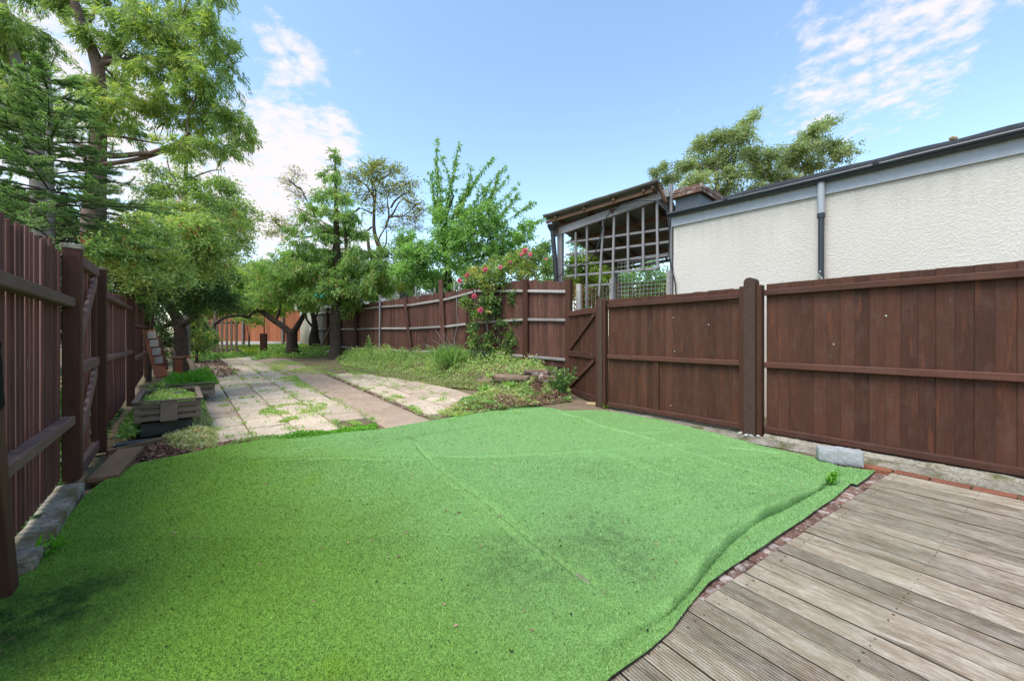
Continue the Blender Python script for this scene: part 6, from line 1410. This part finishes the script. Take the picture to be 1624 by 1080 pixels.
def groundcover():
    # left bed beside the patio
    cover('ground_cover', 'yellowing leafy ground cover between the crates and the patio', [(262, 712), (300, 716), (345, 712), (342, 690), (330, 660), (322, 635), (316, 610), (300, 606), (288, 612), (284, 640), (276, 668), (262, 690)], 26000, .0, .12, .048, .024, LM['dryweed'], 'ground cover')
    cover('green_cover', 'fresh green leaves mixed in the ground cover by the crates', [(285, 612), (314, 610), (324, 640), (320, 665), (290, 668), (278, 650)], 9000, .02, .27, .045, .022, LM['weed'], 'ground cover', bright=.15)
    cover('leaf_litter', 'brown dead leaves along the far left edge of the turf', [(150, 758), (172, 735), (185, 705), (262, 698), (345, 704), (420, 694), (425, 700), (345, 712), (290, 724), (222, 737), (188, 752), (160, 770)], 5200, .0, .035, .055, .032, LM['litter'], 'leaf litter', flat=True)
    cover('leaf_litter', 'reddish dead leaves drifted on the far left patio slabs', [(303, 600), (300, 574), (345, 568), (385, 590), (352, 600), (338, 612), (330, 640), (318, 615)], 3600, .0, .03, .06, .035, LM['litter'], 'leaf litter', flat=True, bright=-.05)
    cover('weed_row', 'bright green weeds along the near edge of the left patio', [(432, 699), (470, 691), (520, 686), (560, 679), (597, 672), (596, 684), (520, 693), (450, 701)], 4200, .0, .085, .038, .018, LM['bright'], 'weeds', edge=.05)
    cover('weed_row', 'darker straggly weeds along the patio edge beside the leaf litter', [(335, 712), (390, 696), (440, 690), (450, 700), (400, 705), (345, 716)], 2200, .0, .06, .035, .016, LM['weed'], 'weeds', edge=.05)
    for pts, n, lab in (([(408, 652), (450, 640), (520, 640), (516, 652), (455, 660), (440, 668), (415, 664)], 2600, 'patch of flat green weeds spreading over the left patio slabs'),
                        ([(440, 664), (470, 660), (480, 672), (455, 682), (442, 676)], 500, 'thin weeds in the joints of the near left patio slabs'),
                        ([(430, 600), (470, 595), (480, 606), (500, 615), (520, 622), (500, 624), (462, 610)], 2400, 'green weeds along the far part of the patio and path joint'),
                        ([(400, 577), (450, 572), (560, 585), (620, 590), (560, 598), (480, 592), (420, 586)], 6500, 'low green weeds creeping over the far end of the path'),
                        ([(540, 662), (560, 660), (580, 680), (566, 676)], 300, 'thin line of weeds in the joint beside the path'),
                        ([(605, 620), (640, 628), (672, 652), (690, 668), (672, 662), (640, 642)], 1500, 'green weeds along the brick edge of the right patio'),
                        ([(690, 652), (740, 640), (800, 636), (782, 646), (720, 662), (700, 664)], 3000, 'low green weeds at the near corner of the right patio')):
        cover('weed_patch', lab, pts, n, .0, .05, .034, .015, LM['weed'], 'weeds', bright=.22, edge=.12, patchy=.62)
    # dry creeping mass at the right of the patio, turf corner
    cover('mixed_cover', 'yellowing and dry leaves mixed through the raised bed', [(900, 612), (850, 596), (790, 592), (735, 606), (690, 604), (650, 594), (600, 588), (545, 580), (532, 568), (545, 560), (600, 560), (660, 562), (715, 563), (770, 568), (840, 575), (898, 585)], 16000, .02, .30, .055, .026, LM['dryweed'], 'ground cover', edge=.4)
    cover('tall_sprigs', 'taller fresh sprigs standing above the raised bed', [(880, 596), (790, 588), (735, 600), (690, 598), (620, 584), (545, 574), (545, 562), (660, 564), (770, 570), (890, 588)], 9000, .12, .42, .065, .032, LM['weed'], 'ground cover', edge=.3, patchy=.5, bright=.1)
    cover('dry_creeper', 'straw coloured creeping ground cover piled up beside the far turf edge', [(700, 660), (780, 650), (860, 640), (905, 636), (903, 616), (880, 604), (840, 600), (800, 606), (770, 616), (740, 632), (715, 645)], 15000, .0, .20, .050, .024, LM['dryweed'], 'ground cover', bright=.0, edge=.3, patchy=.12)
    cover('creeper_litter', 'rusty dead leaves caught in the creeper beside the turf', [(720, 655), (800, 648), (870, 641), (900, 636), (903, 622), (860, 610), (800, 616), (750, 634)], 5000, .03, .20, .045, .022, LM['litter'], 'leaf litter', edge=.3, bright=.1)
    cover('creeper_greens', 'green shoots growing through the dry creeper', [(720, 655), (800, 648), (870, 641), (905, 636), (903, 618), (860, 606), (800, 610), (735, 634)], 4200, .04, .24, .05, .026, LM['weed'], 'ground cover', edge=.3, patchy=.4, bright=.1)
    cover('bed_cover', 'lush green ground cover filling the raised bed below the sagging fence', [(900, 612), (850, 596), (790, 592), (735, 606), (690, 604), (650, 594), (600, 588), (545, 580), (532, 568), (545, 560), (600, 560), (660, 562), (715, 563), (770, 568), (840, 575), (898, 585)], 46000, .0, .20, .055, .03, LM['weed'], 'ground cover', bright=.05, edge=.4)
    cover('yellow_creeper', 'yellow green creeping plants spilling from the bed over the right patio', [(645, 596), (700, 600), (760, 605), (830, 612), (800, 624), (760, 618), (700, 612), (650, 604), (560, 590), (540, 582)], 22000, .0, .15, .045, .022, LM['dryweed'], 'ground cover', bright=-.05, edge=.25)
    e = T(581, 661); e.z = 0; P = []
    for k_ in range(170):
        if random.random() < .6: u = random.choice([-.008, -.468, -.933, -1.395, .02]) ; v = random.random() ** 1.3 * 10 - .4
        else: u = random.uniform(-1.8, 0); v = -.02 + random.choice([0, 1, 2, 3, 4, 5, 6, 8, 10, 12]) * .552
        c = e + PN * u + PDv * v
        if c.y < 4.6: continue
        m = random.randint(6, 30); sp = random.uniform(.02, .07)
        P.append(np.stack([c.x + rng.normal(0, sp, m) , c.y + rng.normal(0, sp * .8, m), np.full(m, float(H(c.x, c.y))) + rng.random(m) * .02], 1))
    q0 = T(680, 660); q1 = T(540, 601)
    for k_ in range(90):
        c = q0.lerp(q1, random.uniform(-.1, 1.3)) + Vector((random.gauss(0, .03), random.gauss(0, .03), 0)) + (Vector((random.uniform(0, 1.1), random.uniform(0, .7), 0)) if random.random() < .5 else Vector())
        m = random.randint(8, 26); P.append(np.stack([c.x + rng.normal(0, .045, m), c.y + rng.normal(0, .035, m), np.full(m, float(H(c.x, c.y))) + rng.random(m) * .02], 1))
    P = np.concatenate(P); n = len(P); D = rng.normal(0, .7, (n, 3)); D[:, 2] = np.abs(D[:, 2]) + .2
    o = leaf_mesh('joint_weeds', P, D, rng.uniform(.025, .055, n), rng.uniform(.008, .018, n), np.clip(rng.normal(.62, .2, n), 0, 1), LM['weed'], None, .2); tag(o, 'small weed tufts growing in the patio joints', 'weeds', kind='stuff')
    P = np.zeros((0, 2))
    poly = [tuple(T(*p)[:2]) for p in ((310, 600), (345, 690), (580, 655), (690, 655), (800, 640), (640, 590), (560, 585), (400, 575), (330, 575))]; A = np.array(poly)
    q = rng.uniform(A.min(0), A.max(0), (5200, 2)); q = q[poly_inside(poly, q[:, 0], q[:, 1])]; n = len(q); D = rng.normal(0, 1, (n, 3)) * [1, 1, .15]
    o = leaf_mesh('patio_crumbs', np.stack([q[:, 0], q[:, 1], H(q[:, 0], q[:, 1]) + .006], 1), D, rng.uniform(.012, .035, n), rng.uniform(.006, .014, n), np.clip(rng.normal(.45, .25, n), 0, 1), LM['litter'], None, .3); tag(o, 'dry leaf crumbs scattered over the patio slabs', 'debris', kind='stuff')
    # lawn beyond
    n = 26000; P = rng.uniform([-14, 15.6], [-5, 23], (n, 2)); P = np.stack([P[:, 0], P[:, 1], H(P[:, 0], P[:, 1]) - .03], 1)
    D = rng.normal(0, .5, (n, 3)); D[:, 2] = 1; o = leaf_mesh('far_lawn', P, D, rng.uniform(.10, .28, n), rng.uniform(.012, .03, n), np.clip(rng.normal(.6, .2, n), 0, 1), LM['lime'], None, .1); tag(o, 'rough sunlit lawn beyond the picket fence', 'grass', kind='stuff')
    cover('shade_plants', 'dark green plants round the foot of the apple tree', [(400, 572), (440, 566), (520, 564), (545, 562), (530, 556), (470, 553), (400, 556)], 9000, .0, .35, .09, .045, LM['weed'], 'ground cover', edge=.4)
    cover('shade_plants', 'dark green plants along the foot of the picket fence', [(300, 576), (345, 570), (395, 566), (395, 560), (340, 561), (296, 566)], 5000, .0, .25, .08, .04, LM['weed'], 'ground cover', edge=.3, bright=-.1)
    # crates
    c1 = Vector((-4.62, 5.28, 0)); c2 = Vector((-5.72, 6.95, 0))
    def cp(c, L_, w_): return [tuple((c + CRD * a * L_ / 2 + CRN * b * w_ / 2)[:2]) for a, b in ((-1, -1), (1, -1), (1, 1), (-1, 1))]
    cover('strawberry_leaves', 'low green leaves filling the nearer crate', cp(c1, 1.2, .5), 5200, .0, .11, .045, .03, LM['weed'], 'plants', z=.34, world=True, bright=.2)
    cover('herb_leaves', 'bright green feathery herbs filling the farther crate', cp(c2, 1.15, .72), 8000, .0, .26, .06, .012, LM['bright'], 'plants', z=.32 + .06, world=True)
    cover('pale_leaves', 'pale glossy leaves at the left of the farther crate', [tuple((c2 + CRD * a + CRN * b)[:2]) for a, b in ((-.8, -.5), (.3, -.5), (.3, -.25), (-.8, -.25))], 900, .0, .2, .08, .045, LM['rose'], 'plants', z=.32, world=True, bright=.1)
    cover('crate_edge_leaves', 'leaves growing between the nearer crate and the fence', [tuple((c1 + CRD * a + CRN * b)[:2]) for a, b in ((-.8, -.42), (.8, -.45), (.8, -.3), (-.8, -.3))], 1500, .0, .35, .06, .035, LM['weed'], 'plants', z=.05, world=True)
    ln = [tuple((LP(t, o)[:2])) for t, o in ((-1.5, -.05), (6, -.05), (6, -1.6), (-1.5, -1.6))]
    cover('ivy_bank', 'dark ivy and undergrowth behind the left fence', ln, 16000, .0, .9, .10, .06, LM['dark'], 'undergrowth', z=.0, world=True, edge=.5)
    # single plants
    c = G(1318, 772); plant('turf_weed', 'small bright green weed growing up through the turf beside the fold', (c.x, c.y, .03), 7, .10, 22, .032, .016, LM['bright'], 'weed', .05)
    c = G(72, 885); plant('wall_weed', 'small weed tuft at the foot of the left kerb', (c.x, c.y, .02), 4, .07, 8, .075, .018, LM['bright'], 'weed', .06)
    c = W(886, 612, 7.2); plant('ivy_plant', 'round leaved ivy clump beside the gate at the end of the bed', (c.x, 7.1, .12), 26, .52, 26, .05, .05, LM['rose'], 'ivy', .22, -.15)
    c = G(948, 648); plant('dock_leaves', 'flat green leaves at the foot of the end fence post', (c.x + .12, c.y - .03, .03), 5, .04, 9, .09, .05, LM['bright'], 'weed', .08)
    for px, py, lab in ((780, 608, 'blue green leaf rosette in the middle of the dry creeper'), (768, 628, 'blue green leaf rosette nearest the right patio corner'), (806, 622, 'blue green leaf rosette on the turf side of the dry creeper')):
        c = T(px, py); plant('leaf_rosette', lab, (c.x, c.y, c.z + .1), 6, .06, 9, .10, .05, LM['weed'], 'plant', .12, .1, 'leaf rosettes in the creeper')
    c = G(936, 637); n = 420; q = np.stack([c.x + rng.normal(0, .055, n), c.y + rng.normal(0, .03, n), np.full(n, .03) + rng.random(n) * .05], 1); dd = rng.normal(0, .6, (n, 3)); dd[:, 2] = .7
    o = leaf_mesh('moss_clump', q, dd, .03, .012, rng.random(n), LM['moss'], None); tag(o, 'bright yellow green moss cushion behind the loose tan brick', 'moss')
    # dry grass tussock
    Y = 9.3; c = W(713, 560, Y); n = 900; a = rng.normal(0, 1, (n, 3)) * [.55, .4, 0]; P = np.stack([c.x + rng.normal(0, .16, n), Y + rng.normal(0, .1, n), np.full(n, .55)], 1); D = a + [0, 0, 1]
    o = leaf_mesh('grass_tussock', P, D, rng.uniform(.25, .55, n), .010, np.clip(rng.normal(.5, .2, n), 0, 1), LM['weed'], None, .1); tag(o, 'arching green grass tussock in the raised bed below the leaning post', 'grass tussock')
    g = Geo()
    for (x0, y0, x1, y1) in ((715, 562, 690, 522), (712, 560, 698, 524), (718, 562, 684, 538), (712, 562, 670, 545), (720, 560, 705, 528), (700, 553, 728, 541), (722, 560, 716, 520), (724, 562, 727, 500)):
        Q = curve(W(x0, y0, Y), W(x1, y1, Y), 7, .08); g.tube(Q, np.linspace(.007, .003, 7), 4)
    o = g.build('dry_stalks', M['old_rail']); tag(o, 'bare straw coloured stalks leaning in front of the sagging fence', 'stalks')
    c = W(590, 560, 13.2); plant('tall_weed', 'tall thin weed against the far end of the sagging fence', (c.x, 13.0, .5), 4, .95, 16, .09, .05, LM['weed'], 'weed', .15, -.1)
    # debris on the turf
    n = 520; P = []; 
    while len(P) < n:
        y = random.uniform(1.0, 5.5); x = random.uniform(-1.3, 1.0) * y
        if poly_inside(TURF, np.array([x]), np.array([y]))[0]: P.append((x, y))
    P = np.array(P); z = turf_z(P[:, 0], P[:, 1]) + .008; q = np.stack([P[:, 0], P[:, 1], z], 1); D = rng.normal(0, 1, (n, 3)) * [1, 1, .1]
    k = int(n * .22)
    o = leaf_mesh('turf_debris', q[k:], D[k:], rng.uniform(.006, .016, n - k), rng.uniform(.005, .010, n - k), rng.random(n - k) * .3, plain('black crumbs', (.015, .013, .012), .9), None, .6); tag(o, 'black crumbs scattered over the turf', 'debris', kind='stuff')
    o = leaf_mesh('fallen_leaves', q[:k], D[:k], rng.uniform(.014, .034, k), rng.uniform(.006, .014, k), np.clip(rng.normal(.75, .2, k), 0, 1), LM['litter'], None, .4); tag(o, 'small dry fallen leaves scattered over the turf', 'leaves', kind='stuff')
eucalyptus(); fir(); rowan(); apple_and_conifer(); cherry(); background(); rose(); groundcover()
